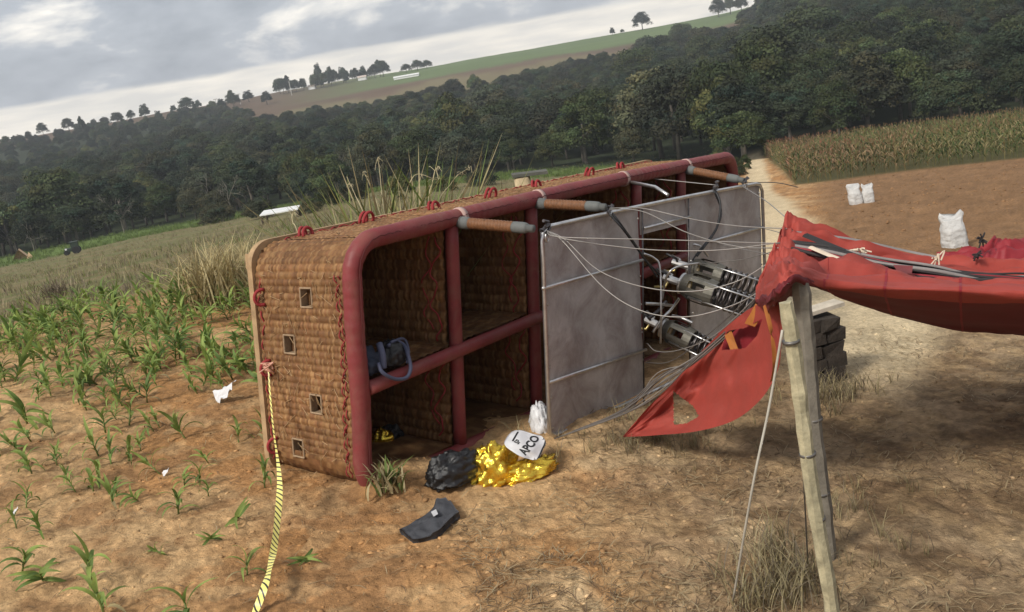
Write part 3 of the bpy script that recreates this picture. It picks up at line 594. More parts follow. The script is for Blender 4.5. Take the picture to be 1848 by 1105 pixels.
HEAP = [[(1690, 476, 6.9), (1690, 472, 7.0), (1690, 470, 7.1), (1690, 478, 7.3)], [(1745, 478, 6.7), (1745, 460, 6.9), (1745, 455, 7.1), (1745, 470, 7.4)], [(1785, 482, 6.6), (1785, 458, 6.9), (1785, 449, 7.1), (1785, 470, 7.4)],
        [(1808, 482, 6.6), (1808, 445, 6.9), (1808, 428, 7.2), (1808, 460, 7.5)], [(1850, 482, 6.6), (1850, 446, 6.9), (1850, 424, 7.2), (1850, 460, 7.6)], [(1960, 492, 6.6), (1960, 450, 6.9), (1960, 424, 7.2), (1960, 470, 7.6)], [(2100, 620, 6.6), (2100, 600, 6.9), (2100, 590, 7.2), (2100, 650, 7.6)]]
G2 = loft(HEAP, 90, 40); I2, J2 = np.meshgrid(np.linspace(0, 6, 90), np.linspace(0, 3, 40), indexing='ij'); G2 = G2+(((vnoise(I2*1.2, J2*5, seed=101)-.5)*.14+(vnoise(I2*5, J2*9, seed=103)-.5)*.05))[..., None]*np.array([0, -.2, 1.])
obj('bunched_fabric', G2.reshape(-1, 3), gridf(90, 40), fab_dark, en, True)
# hanging skirt with a torn triangular hole
TOPE = [(1124, 788, 6.75), (1170, 735, 6.7), (1216, 690, 6.6), (1256, 645, 6.4), (1300, 600, 6.15), (1340, 566, 5.85), (1378, 545, 5.45), (1398, 540, 5.2)]
BOTE = [(1126, 789, 6.75), (1180, 786, 6.6), (1255, 779, 6.3), (1322, 760, 5.95), (1372, 722, 5.6), (1402, 672, 5.35), (1412, 612, 5.2), (1410, 556, 5.1)]
nu, nv = 190, 104; a = spline([px(*p) for p in TOPE], nu); b = spline([px(*p) for p in BOTE], nu); q_ = np.linspace(0, 1, nv)
S = a[:, None]*(1-q_)[None, :, None]+b[:, None]*q_[None, :, None]; I, J = np.meshgrid(np.linspace(0, 1, nu), q_, indexing='ij')
bel = np.sin(J*math.pi)*np.sin(np.clip(I*1.1, 0, 1)*math.pi)
S = S+(bel*.20)[..., None]*(CF*1.0)[None, None]+(bel*((vnoise(I*9+J*4, J*2+I*6, seed=111)-.5)*.22+.075*np.sin((I*1.3-J*.8)*17)*(.25+I))+.02*(vnoise(I*16, J*9, seed=113)-.5)+bel*crumple(I*2.2+J*1.2, J*1.4, 0*I, 114, 8)*.065)[..., None]*(-CF+.3*CU)[None, None]
P2 = np.array([proj(p) for p in S.reshape(-1, 3)]); Fc = gridf(nu, nv); cc = P2[Fc].mean(1)
def intri(p, poly):
    r = np.zeros(len(p), bool); n = len(poly)
    for i in range(n):
        (x0, y0), (x1, y1) = poly[i], poly[(i+1) % n]; c = ((y0 > p[:, 1]) != (y1 > p[:, 1])) & (p[:, 0] < (x1-x0)*(p[:, 1]-y0)/(y1-y0+1e-9)+x0); r ^= c
    return r
Fc = Fc[~(intri(cc, [(1215, 706), (1216, 767), (1240, 764), (1261, 752), (1252, 734), (1233, 720)]) | intri(cc, [(1302, 632), (1312, 598), (1345, 592), (1376, 575), (1366, 606), (1345, 628), (1330, 630)]))]
obj('skirt', S.reshape(-1, 3), Fc, fab_red, en, True)
# inner layer seen through the openings, orange edge tapes
def sheet(name, quad, m, n=14, amp=.05, seed=0):
    q4 = [px(*p) for p in quad]; A, Bq = np.meshgrid(np.linspace(0, 1, n), np.linspace(0, 1, n), indexing='ij'); A = A[..., None]; Bq = Bq[..., None]
    P = q4[0]*(1-A)*(1-Bq)+q4[1]*A*(1-Bq)+q4[2]*A*Bq+q4[3]*(1-A)*Bq; P = P+(np.sin(A*math.pi)*np.sin(Bq*math.pi)*.3+(vnoise(A*4+seed, Bq*4)-.5)*.8)*amp*CF
    return obj(name, P.reshape(-1, 3), gridf(n, n), m, en, True)
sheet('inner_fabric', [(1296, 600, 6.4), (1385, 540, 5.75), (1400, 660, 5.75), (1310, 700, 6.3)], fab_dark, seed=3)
sheet('edge_tape', [(1308, 606, 6.12), (1320, 596, 6.05), (1336, 640, 6.0), (1320, 636, 6.06)], fab_orange, 8, .02)
sheet('edge_tape', [(1344, 584, 5.78), (1364, 548, 5.6), (1382, 560, 5.5), (1362, 590, 5.7)], fab_orange, 8, .02)
def ribbon(name, pts, wd, m, n=40):
    P = spline([px(*p) for p in pts], n); T = np.gradient(P, axis=0); T /= np.linalg.norm(T, axis=1, keepdims=True); S_ = np.cross(T, [0, -.3, 1.]); S_ /= np.linalg.norm(S_, axis=1, keepdims=True)
    wdv = np.broadcast_to(np.asarray(wd), (n,))[:, None]; V = np.stack([P-S_*wdv, P-S_*wdv*.3+[0, 0, .004], P+S_*wdv*.3+[0, 0, .005], P+S_*wdv], 1).reshape(-1, 3); return obj(name, V, gridf(n, 4), m, en, True)
ribbon('edge_tape', [(1381, 552, 5.12), (1392, 600, 5.13), (1398, 650, 5.25), (1392, 690, 5.35)], .012, fab_orange)
ribbon('load_tape', [(1452, 424, 6.0), (1510, 448, 5.86), (1570, 470, 5.8), (1640, 490, 5.74), (1710, 498, 5.7)], .026, tape_black)
ribbon('load_tape', [(1462, 446, 5.84), (1510, 466, 5.7), (1560, 484, 5.6), (1600, 494, 5.5)], .018, tape_cream)
ribbon('load_tape', [(1430, 418, 6.15), (1540, 432, 6.25), (1660, 458, 6.3), (1760, 476, 6.2), (1850, 484, 6.2), (1940, 492, 6.2)], .016, tape_grey)
for k in range(9):
    o_ = rng.normal(0, 3, 6); dy = k*4.2-14; m_ = (tape_black, tape_grey, tape_black, fab_dark)[k % 4]; dd_ = -.012*k
    P = spline([px(1425, 440+dy*.4, 6.02+dd_), px(1500, 452+dy*.7+o_[0], 5.90+dd_), px(1590, 476+dy*.55+o_[1], 5.80+dd_), px(1690, 492+dy*.4+o_[2], 5.72+dd_), px(1780, 500+dy*.35+o_[3], 5.66+dd_), px(1860, 506+dy*.3+o_[4], 5.62+dd_), px(1960, 512, 5.6)], 50); obj('load_tape', *tube(P, .006+.003*(k % 3), 6), m_, en, True)
for (x, y, d) in ((1772, 434, 6.7), (1764, 462, 6.1), (1690, 468, 6.0), (1552, 454, 5.85)):
    m_ = MB(); c = px(x, y, d)
    for k in range(5): a = rng.normal(0, .018, 3); b = rng.normal(0, .024, 3); m_.tube(spline([c+a, c+b, c+a*.2+[0, 0, .012], c-b], 10), .005, 6)
    m_.build('buckle', tape_black if x > 1700 else tape_cream, en)
sheet('net_window', [(1612, 478, 5.6), (1648, 480, 5.6), (1646, 494, 5.5), (1622, 494, 5.5)], mat('dark_net', (.16, .03, .03), rough=.7), 8, .01)
cable_m = mat('cable', (.28, .26, .24), rough=.45, metal=.3, var=.1); cable_d = mat('dark_cable', (.13, .115, .105), rough=.55, metal=.2, var=.2)
dTL = depth_of(B(*TL)); dTR = depth_of(B(*TR))
def cable(pl, d0, d1, r, m, back=.0):
    n = len(pl); r = r*.78; ds = np.linspace(d0, d1, n); P = spline([px(x, y, d) for (x, y), d in zip(pl, ds)], 34); obj('cable', *tube(P, r, 6), m, en, True)
cable([(986, 416), (1012, 428), (1200, 433), (1412, 440)], dTL, 6.0, .0042, cable_m)
cable([(986, 416), (1018, 431), (1160, 450), (1290, 452), (1408, 438)], dTL, 6.0, .0042, cable_m)
cable([(986, 416), (1020, 433), (1080, 488), (1160, 518), (1250, 526), (1330, 508), (1395, 470)], dTL, 5.9, .0042, cable_m)
cable([(986, 416), (1016, 436), (1090, 520), (1160, 562), (1240, 572), (1320, 552), (1376, 524)], dTL, 5.7, .0045, cable_m)
cable([(1100, 376), (1158, 376), (1250, 396), (1330, 408), (1420, 413)], dTL+.6, 6.2, .0042, cable_m)
cable([(1100, 378), (1160, 382), (1240, 420), (1330, 445), (1410, 448)], dTL+.6, 6.0, .0042, cable_m)
cable([(1150, 320), (1210, 326), (1290, 334)], 9.1, 8.7, .005, cable_m)
cable([(1335, 334), (1352, 344), (1385, 365), (1424, 398)], dTR-.1, 6.4, .0045, cable_m)
cable([(1340, 330), (1400, 330), (1440, 338)], dTR-.1, 10.2, .006, cable_d)
cable([(1376, 412), (1400, 418), (1420, 425)], dTR, 6.2, .004, cable_m)
cable([(1294, 440), (1350, 452), (1405, 462)], dTR-.6, 5.9, .004, cable_m)
cable([(1250, 478), (1330, 470), (1404, 452)], dTR-.9, 6.0, .004, cable_m)
dBL = depth_of(B(*BLc))
for k in range(11):
    j = rng.normal(0, 5, 10); s_ = k/10; x0 = 1000+110*s_
    cable([(x0, 792-44*s_), (1120+j[0]+20*s_, 748-16*s_), (1190+j[1], 705-8*k*.4+j[2]*.6), (1250+j[3]*.6, 655+j[4]-2*s_), (1310+j[5]*.5, 603+j[6]*.8), (1352+j[7]*.4, 560+j[8]), (1372+8*s_, 528-14*s_)], dBL+.1*s_, 5.75, .0042+.002*(k % 3 == 0), (cable_d, cable_m, cable_d)[k % 3])
cable([(1168, 620), (1185, 634), (1225, 632), (1290, 605), (1372, 530)], 7.6, 5.75, .0045, cable_m)
cable([(1165, 655), (1215, 650), (1300, 585), (1390, 500)], 7.6, 5.8, .0045, cable_d)
for (x0, y0, x1, y1) in ((1370, 520, 1404, 470), (1372, 530, 1408, 486)): cable([(x0, y0), (x1, y1)], 5.7, 5.6, .006, cable_d)

# ------------------------------------------------------------------ small things on the ground
def blob(c, rx, ry, rz, seed, amp, n=48, rot=0.0, fold=1.0, crease=0):
    th, ph = np.meshgrid(np.linspace(0, 2*math.pi, n, endpoint=False), np.linspace(.02, math.pi-.02, n//2), indexing='ij'); x = np.cos(th)*np.sin(ph); y = np.sin(th)*np.sin(ph); z = np.cos(ph)
    f = 1+amp*(np.abs(vnoise(x*3+9, y*3, z*3+4, seed)-.5)*-2+.6)+amp*.8*fold*(np.abs(vnoise(x*7, y*7+3, z*7, seed+1)-.5)*-2+.5)+amp*.4*(vnoise(x*15, y*15, z*15, seed+2)-.5)
    if crease: f = 1+amp*(crumple(x, y, z, seed)*.7+crumple(x*crease, y*crease, z*crease, seed+1, 12)*.55)
    X = rx*x*f; Y = ry*y*f; Z = rz*z*f; Z = np.where(Z < 0, Z*.35, Z); ca, sa = math.cos(rot), math.sin(rot); V = np.stack([c[0]+ca*X-sa*Y, c[1]+sa*X+ca*Y, c[2]+Z], -1).reshape(-1, 3)
    return V, gridf(n, n//2, True)
plastic_black = mat('black_plastic', (.012, .012, .013), rough=.28, var=.1, bump=.5, bscale=18, dist=.02, spec=.5)
p = gp(822, 868, False); V, Fc = blob(p+[0, 0, .04], .19, .13, .16, 5, .28, 76, rot=.55, crease=2.2); tag(obj('garbage_bag', V, Fc, plastic_black, None, False, loc=p), 'crumpled shiny black plastic bag beside the gold foil', 'plastic bag')
gold = mat('gold_foil', (.90, .62, .08), rough=.15, metal=.92, var=.4, scale=14, bump=.3, bscale=14, dist=.04)
p = gp(893, 862, False); V, Fc = blob(p+[0, 0, .03], .17, .12, .19, 15, .36, 76, rot=.5, crease=2.4); fo = thing('foil_blanket', p, 'crumpled gold foil blanket lying between black bag and white printed bag', 'foil blanket')
obj('foil', V, Fc, gold, fo)
p2 = gp(958, 858, False); V, Fc = blob(p2+[0, 0, .02], .20, .10, .085, 25, .40, 64, rot=.5, crease=2.4); obj('foil_fold', V, Fc, gold, fo)
# white printed bag leaning on the foil
wplast = mat('white_plastic', (.62, .62, .635), rough=.4, var=.05, scale=4, bump=.25, bscale=9, dist=.03)
black_print = mat('black_print', (.02, .02, .02), rough=.5)
dW = depth_of(p2)-.06
qd = [px(902, 806, dW-.02), px(925, 771, dW+.16), px(992, 790, dW+.12), px(972, 838, dW-.04)]
def bagpt(a, b): 
    P = qd[0]*(1-a)*(1-b)+qd[1]*(1-a)*b+qd[2]*a*b+qd[3]*a*(1-b); cf = min(1, abs(2*a-1)**5*abs(2*b-1)**5); P = P+(sum(qd)/4-P)*(.30*cf+.10*float(vnoise(a*4, b*4, seed=131))*max(abs(2*a-1), abs(2*b-1))**6); return P-CF*(.016*float(crumple(np.array(a*1.6), np.array(b*1.3), np.array(0.), 132, 8))+.05*math.sin(math.pi*min(max(a, 0), 1))*math.sin(math.pi*min(max(b, 0), 1))+.018*float(vnoise(a*5, b*5, seed=130)))
nn = 22; V = [bagpt(a, b) for a in np.linspace(0, 1, nn) for b in np.linspace(0, 1, nn)]; V2 = [v+CF*.07*math.sin(math.pi*(i//nn)/(nn-1))*math.sin(math.pi*(i % nn)/(nn-1))+CF*.02 for i, v in enumerate(V)]
g0 = gridf(nn, nn); rimi = [i*nn for i in range(nn)]+[(nn-1)*nn+j for j in range(1, nn)]+[i*nn+nn-1 for i in range(nn-2, -1, -1)]+[j for j in range(nn-2, 0, -1)]
side = [(rimi[i], rimi[(i+1) % len(rimi)], nn*nn+rimi[(i+1) % len(rimi)], nn*nn+rimi[i]) for i in range(len(rimi))]
wb = thing('plastic_bag', p2, 'white plastic bag with black lettering lying against the gold foil', 'plastic bag')
obj('bag', np.array(V+V2), [tuple(f) for f in g0]+[tuple(nn*nn+i for i in f[::-1]) for f in g0]+side, wplast, wb, True)
def lettering(text, a0, b0, size, parent, fn, m, ang=0.0):
    cu = bpy.data.curves.new('lettering', 'FONT'); cu.body = text; cu.size = size; cu.offset = size*.035; to = bpy.data.objects.new('lettering_source', cu); COL.objects.link(to)
    me = bpy.data.meshes.new_from_object(to.evaluated_get(bpy.context.evaluated_depsgraph_get())); bpy.data.objects.remove(to)
    V = []
    for v in me.vertices: V.append(fn(a0+v.co.x*math.cos(ang)-v.co.y*math.sin(ang), b0+v.co.x*math.sin(ang)+v.co.y*math.cos(ang))-CF*.004)
    obj('lettering', np.array(V), [tuple(f.vertices) for f in me.polygons], m, parent)
lettering('APCO', .62, .12, .30, wb, bagpt, black_print, R(80)); lettering('SP', .33, .42, .17, wb, bagpt, black_print, R(80))
V = [bagpt(a, b)-CF*.004 for a in (.16, .20) for b in np.linspace(.45, .9, 8)]; obj('printed_stripe', np.array(V), gridf(2, 8), black_print, wb)
V = [bagpt(a, b)-CF*.004 for a in (.93, .985) for b in np.linspace(.12, .9, 10)]; obj('printed_stripe', np.array(V), gridf(2, 10), black_print, wb)
p = B(*uvw(976, 757, 'v', -.45, (1.5, -.4, .1))); V, Fc = blob(p-[0, 0, .06], .07, .10, .15, 35, .4, 40); tag(obj('plastic_scrap', V, Fc, wplast, None, True, loc=p), 'crumpled white plastic sheet tucked behind the edge of the heat shield', 'plastic scrap')
# dark folded garment with a white label
cloth = mat('charcoal_cloth', (.055, .057, .065), rough=.85, var=.2, scale=8, bump=.3, bscale=60)
OUT = [(722, 962), (748, 981), (790, 972), (832, 936), (806, 906), (792, 908), (786, 922), (768, 940), (750, 950)]
top_, bot_ = [(722, 962), (752, 948), (780, 928), (790, 910), (806, 905)], [(746, 981), (768, 978), (795, 968), (814, 951), (831, 936)]
A_ = spline([(*p, 0) for p in top_], 24)[:, :2]; B_ = spline([(*p, 0) for p in bot_], 24)[:, :2]; V = []
for i in range(24):
    for j in range(14): s = j/13; q_ = A_[i]*(1-s)+B_[i]*s; g = gp(*q_); V.append(g+[0, 0, .022+.018*float(vnoise(i*.35, j*.4, seed=140))+.012*(i/23 > .38)*(j > 4)])
V = np.array(V); n0 = len(V); Fc = gridf(24, 14); V2 = V.copy(); V2[:, 2] -= .04; rimi = [i*14 for i in range(24)]+[23*14+j for j in range(1, 14)]+[i*14+13 for i in range(22, -1, -1)]+[j for j in range(12, 0, -1)]
gm = thing('folded_garment', V.mean(0), 'charcoal folded garment with small white label lying on bare earth', 'garment')
obj('cloth', np.vstack([V, V2]), [tuple(f) for f in Fc]+[(rimi[i], rimi[(i+1) % len(rimi)], n0+rimi[(i+1) % len(rimi)], n0+rimi[i]) for i in range(len(rimi))], cloth, gm, True)
lab = np.array([gp(x, y)+[0, 0, .058] for x, y in ((781, 940), (790, 935), (794, 944), (786, 949))]); obj('label_patch', lab, [(0, 1, 2, 3)], wplast, gm)
# bag with a blue strap on the middle bar
bb = B(.30, .10, midw(.3)+.03); hb = thing('hand_bag', bb, 'black bag with blue strap slung over the middle bar inside the basket', 'bag')
navy = mat('navy_cloth', (.03, .037, .06), rough=.7, var=.3, scale=10); blue = mat('blue_strap', (.075, .085, .14), rough=.6, var=.2)
V, Fc = blob(B(.16, .10, midw(.2)+.09), .12, .14, .11, 45, .35, 44); obj('bag_body', V, Fc, navy, hb, True)
V, Fc = blob(B(.37, .04, midw(.37)+.09), .09, .10, .11, 46, .3, 44); obj('bag_pouch', V, Fc, plastic_black, hb, True)
SPX = [(682, 655, -.08), (690, 672, -.11), (712, 684, -.13), (733, 682, -.13), (741, 665, -.12), (736, 640, -.09), (728, 622, -.02), (712, 616, .02), (700, 625, .0)]
P = spline([B(*uvw(x, y, 'v', v, (.3, v, .7))) for x, y, v in SPX], 40); obj('strap', *tube(P, .0125, 8), blue, hb, True)
P = spline([B(*uvw(x, y, 'v', v, (.3, v, .7))) for x, y, v in ((684, 620, -.03), (690, 640, -.07), (692, 665, -.08))], 12); obj('strap', *tube(P, .022, 8), blue, hb, True)
P = spline([B(*uvw(x, y, 'v', v, (.3, v, .7))) for x, y, v in ((705, 618, .0), (728, 612, .02), (737, 632, -.02), (735, 655, -.09))], 16); obj('strap', *tube(P, .010, 8), blue, hb, True)
# gold scraps in the near compartment
for k, (x, y) in enumerate(((690, 800), (708, 795), (700, 818), (735, 803), (750, 798))):
    q_ = uvw(x, y, 'v', .55, (.5, .55, .2)); c = B(q_[0], .55, max(q_[2], .06)); V, Fc = blob(c-[0, 0, .03], .06, .03, .07, 50+k, .8, 30)
    tag(obj('foil_scrap', V, Fc, gold if k not in (1, 2) else plastic_black, None, False, loc=c), 'torn gold foil scrap on the earth inside the near compartment' if k not in (1, 2) else 'black plastic scrap among gold foil inside the near compartment', 'foil scrap' if k not in (1, 2) else 'plastic scrap', 'scraps inside the near compartment')
# striped barrier tape
tape_m = bpy.data.materials.new('barrier_tape'); tape_m.use_nodes = True; t_ = tape_m.node_tree; b_ = t_.nodes['Principled BSDF']; b_.inputs['Roughness'].default_value = .4
uvn = N('ShaderNodeAttribute', t_, attribute_name='col'); sp = N('ShaderNodeSeparateColor', t_); LK(uvn.outputs['Color'], sp.inputs[0], t_)
ad = N('ShaderNodeMath', t_, operation='ADD'); LK(sp.outputs[0], ad.inputs[0], t_); LK(sp.outputs[1], ad.inputs[1], t_); fr_ = N('ShaderNodeMath', t_, operation='FRACT'); LK(ad.outputs[0], fr_.inputs[0], t_)
gt = N('ShaderNodeMath', t_, operation='GREATER_THAN'); LK(fr_.outputs[0], gt.inputs[0], t_); gt.inputs[1].default_value = .70
mm = N('ShaderNodeMix', t_, data_type='RGBA'); LK(gt.outputs[0], mm.inputs[0], t_); mm.inputs[6].default_value = (.80, .72, .22, 1); mm.inputs[7].default_value = (.02, .02, .02, 1); LK(mm.outputs[2], b_.inputs['Base Color'], t_)
d0 = depth_of(B(-.04, .8, .78)); pend = gp(462, 1112); dE = depth_of(pend)
TP = spline([px(484, 664, d0-.02), px(488, 720, d0-.12), px(494, 780, d0-.3), px(503, 850, d0-.6), px(504, 900, d0-.85), px(495, 985, d0-1.2), px(480, 1050, dE-.04+.12), pend+[0, 0, .02], gp(430, 1180)+[0, 0, .01]], 120)
T = np.gradient(TP, axis=0); T /= np.linalg.norm(T, axis=1, keepdims=True); sarc = np.r_[0, np.cumsum(np.linalg.norm(np.diff(TP, axis=0), axis=1))]; V = []; cc_ = []
hw = np.interp(sarc, [0, .25, .6, 3], [.003, .009, .018, .021])
for i in range(120):
    e1 = nrm(np.cross(T[i], -CF)); e2 = np.cross(T[i], e1); a = .9*math.sin(sarc[i]*3.1); e = e1*math.cos(a)+e2*math.sin(a)
    for j in (-1, 1): V.append(TP[i]+e*hw[i]*j); cc_.append((sarc[i]*22, .5*(j+1), 0))
tg_ = tag(obj('barrier_tape', np.array(V), gridf(120, 2), tape_m, None, True, np.array(cc_), loc=TP[-1]), 'yellow and black striped barrier tape tied to basket end and trailing to ground', 'barrier tape')
kn = px(482, 662, d0-.03); m_ = MB()
for k in range(6): m_.tube(spline([kn+rng.normal(0, .012, 3), kn+rng.normal(0, .03, 3)+CR*.02, kn+rng.normal(0, .035, 3)], 8), .005, 6)
kno = m_.build('knot', mat('pink_cord', (.62, .33, .24), rough=.7), None, True); kno.parent = tg_; kno.location = tuple(-np.array(tg_.location))
# scraps of white plastic and pale clods of rubbish in the maize
def scrap(x, y, sz, label, seed, dz=.05, m=None):
    p = gp(x, y, False); n = 12; A, Bq = np.meshgrid(np.linspace(-1, 1, n), np.linspace(-1, 1, n), indexing='ij'); V = p+[0, 0, dz]+np.stack([A*sz*(1+.3*Bq), Bq*sz*.55, sz*.9*(vnoise(A*2.2, Bq*2.2, seed=seed))+.55*sz*A+sz*.5*Bq], -1).reshape(-1, 3)
    return tag(obj('plastic_scrap', V, gridf(n, n), m or wplast, None, True, loc=p), label, 'plastic scrap')
scrap(410, 728, .085, 'torn white plastic sheet caught among the young maize plants', 150, .07)
scrap(300, 858, .022, 'tiny white plastic fragment on bare earth among maize seedlings', 152, .015); scrap(28, 930, .02, 'small pale plastic fragment on earth near drooping maize', 153, .015)

# ------------------------------------------------------------------ white sacks in the ploughed field
sackm = mat('woven_sack', (.58, .575, .56), rough=.75, var=.16, scale=6, bump=.8, bscale=9, dist=.06)
def sack(x, y, hpx, wpx, label, seed, lean):
    b = gp(x, y, False); d = depth_of(b); h = hpx*d/F; wd = wpx*d/F/2; n, nz = 40, 34; th = np.linspace(0, 2*math.pi, n, endpoint=False); V = []
    for k in range(nz):
        t = k/(nz-1); prof = np.interp(t, [0, .05, .3, .62, .78, .86, .93, 1.0], [.80, .98, 1.0, .93, .86, .98, 1.06, .86]); fl = np.interp(t, [0, .6, .8, 1], [.75, .7, .38, .12])
        for a in th:
            c, s = math.cos(a), math.sin(a); c2 = math.copysign(abs(c)**.7, c); s2 = math.copysign(abs(s)**.7, s)
            f = 1+.16*(vnoise(c*2+seed, s*2, t*5, seed)-.5)+.10*(vnoise(c*5+seed, s*5, t*14, seed+1)-.5)
            ear = .10*h*(t > .8)*(t-.8)/.2*(abs(c2)**2)*(1.0+.9*(vnoise(c*1.5, seed*.7, 0, 9)-.5))-.09*h*(t > .9)*(1-abs(c2))
            V.append(b+[wd*prof*c2*f+lean*t*h, wd*fl*s2*f, t*h*.93+ear-.02])
    i = np.arange((nz-1)*n); Fc = [tuple(f) for f in np.stack([i//n*n+i % n, i//n*n+(i+1) % n, (i//n+1)*n+(i+1) % n, (i//n+1)*n+i % n], 1)]; Fc.append(tuple(range(n-1, -1, -1))); Fc.append(tuple((nz-1)*n+k for k in range(n)))
    tag(obj('sack', np.array(V), Fc, sackm, None, True, loc=b), label, 'sack')
sack(1725, 447, 68, 44, 'large crumpled white sack standing alone beside the red fabric', 3, -.10)
sack(1546, 368, 38, 24, 'white sack with folded ear, left one of the close pair in ploughed field', 5, -.12)
sack(1568, 365, 35, 21, 'slimmer white sack standing close beside another sack in ploughed field', 7, -.03)

# ------------------------------------------------------------------ vegetation helpers
def leafmat(name, col, var=.3, rnd=.25, trans=.25, attr=None): return mat(name, col, rough=.65, var=var, scale=5, rnd=rnd, trans=trans, attr=attr, spec=.3)
def blade(P, wd, fold=.25):          # arching leaf along P with a shallow V section; returns verts, faces
    P = np.asarray(P); n = len(P); T = np.gradient(P, axis=0); T /= np.linalg.norm(T, axis=1, keepdims=True); S_ = np.cross(T, [0, 0, 1.0]); S_ /= np.maximum(np.linalg.norm(S_, axis=1, keepdims=True), 1e-6); U_ = np.cross(S_, T)
    wd = np.asarray(wd)[:, None]; V = np.stack([P-S_*wd+U_*wd*fold, P, P+S_*wd+U_*wd*fold], 1).reshape(-1, 3); return V, gridf(n, 3)
def arc_leaf(L_, az, el0, el1, wd, n=8, base=(0, 0, 0), tw=0.0):
    t = np.linspace(0, 1, n); el = np.radians(el0+(el1-el0)*t**1.2); a = az+tw*t; st = L_/(n-1); d = np.stack([np.cos(el)*np.cos(a), np.cos(el)*np.sin(a), np.sin(el)], 1)*st; P = np.array(base)+np.vstack([[0, 0, 0], np.cumsum(d[:-1], 0)])
    w_ = wd*np.clip(np.minimum(.45+t*3, 1.0)*(1-t**2.2), .03, 1); return blade(P, w_)
maize_l = leafmat('maize_leaf', (.25, .33, .085), trans=.35); maize_d = leafmat('maize_leaf_dark', (.14, .22, .055), trans=.3); maize_dry = leafmat('dry_leaf', (.32, .26, .13), trans=.2); stalk_m = leafmat('maize_stalk', (.17, .22, .07), trans=0)

# ------------------------------------------------------------------ young maize
def maize_proto(seed, h, nl, droop, parts):
    r = np.random.default_rng(seed); lv = []
    sp_, sf = tube([(0, 0, -.03), (.004, 0, h*.25), (.008*r.normal(), .006, h*.5)], [.012, .010, .005], 7)
    for k in range(nl):
        t = k/max(nl-1, 1); az = k*math.pi+r.normal(0, .45)+seed; z0 = h*(.08+.42*t); L_ = h*(.62+.3*r.random())*(1.1-.25*abs(t-.5)); e0 = 42+38*t+r.normal(0, 8); e1 = e0-140-droop+65*t*t+r.normal(0, 15)
        V, Fc = arc_leaf(L_, az, e0, e1, .025*h/.5*(1+.3*r.random()), 8, (0, 0, z0), r.normal(0, .3)); lv.append((V, Fc, maize_dry if k == 0 and r.random() < .5 else (maize_d if r.random() < .35 else maize_l)))
    return (sp_, sf), lv
def maize_joined(seed, h, nl, droop):
    (sp_, sf), lv = maize_proto(seed, h, nl, droop, False); Vs = [sp_]; Fs = [tuple(f) for f in sf]; n = len(sp_); mi = [0]*len(sf); mats = [stalk_m, maize_l, maize_d, maize_dry]
    for V, Fc, m in lv: Vs.append(V); Fs += [tuple(int(i)+n for i in f) for f in Fc]; mi += [mats.index(m)]*len(Fc); n += len(V)
    me = mesh('maize_plant', np.concatenate(Vs), Fs, None, True)
    for m in mats: me.materials.append(m)
    me.polygons.foreach_set('material_index', np.array(mi, dtype=np.int32)); return me
near_protos = []
for k in range(5):
    (sp_, sf), lv = maize_proto(200+k, .44, 7+k % 2, 10*(k % 3), True); near_protos.append((mesh('stalk', sp_, sf, stalk_m, True), [mesh('leaf', V, Fc, m, True) for V, Fc, m in lv]))
far_protos = [maize_joined(300+k, .50, 9, 8*(k % 3)) for k in range(12)]
MG = 'young maize plants in the field left of the basket'
def put_maize(p, s, near, label, tilt=0.0, k=None):
    rz = rng.uniform(0, 6.28); k = int(rng.integers(0, 99)) if k is None else k
    if near:
        th = thing('maize_plant', p, label, 'maize plant', MG); sm, lm = near_protos[k % 5]
        for nm, me in [('stalk', sm)]+[('leaf', l) for l in lm]: o = bpy.data.objects.new(nm, me); COL.objects.link(o); o.parent = th
    else:
        th = bpy.data.objects.new('maize_plant', far_protos[k % 12]); COL.objects.link(th); th.location = tuple(p); tag(th, label, 'maize plant', MG)
    th.scale = (s, s, s*rng.uniform(.9, 1.1)); th.rotation_euler = (tilt*math.cos(rz)+rng.normal(0, .08), tilt*math.sin(rz)+rng.normal(0, .08), rz)
NEARM = [(322, 928, .85, 'spindly maize seedling on bare earth between the basket end and a drooping plant', .1), (205, 912, .8, 'low maize seedling beside bare orange earth', .2), (40, 1032, .8, 'leaning maize plant trailing its leaves on the bare earth', .5), (78, 1048, .9, 'flattened maize seedling beside a tall drooping maize leaf', .8),
         (165, 1050, 1.0, 'maize plant with one tall leaf bent over at its tip', .35), (190, 1112, .95, 'broad leaved maize plant growing at the edge of the bare earth', .2), (447, 1045, .75, 'thin maize seedling beside the striped tape', .1), (430, 935, .75, 'maize seedling lying flat near the foot of the basket end', 1.0),
         (545, 1012, .6, 'withered maize seedling lying beside the striped tape', 1.1), (345, 1128, 1.0, 'maize plant of which only upright leaf tips show', .1), (300, 1002, .5, 'small trampled maize seedling on orange earth', 1.0), (375, 975, .5, 'limp maize seedling on bare earth', 1.0), (250, 905, .6, 'narrow leaved maize seedling leaning over a furrow', .6), (478, 880, .8, 'maize plant tucked against the foot of the basket board', .3)]
for x, y, s, l, tl in NEARM: put_maize(gp(x, y), s*.62, True, l, tl)
SCR = gp(410, 728, False)
rows = []
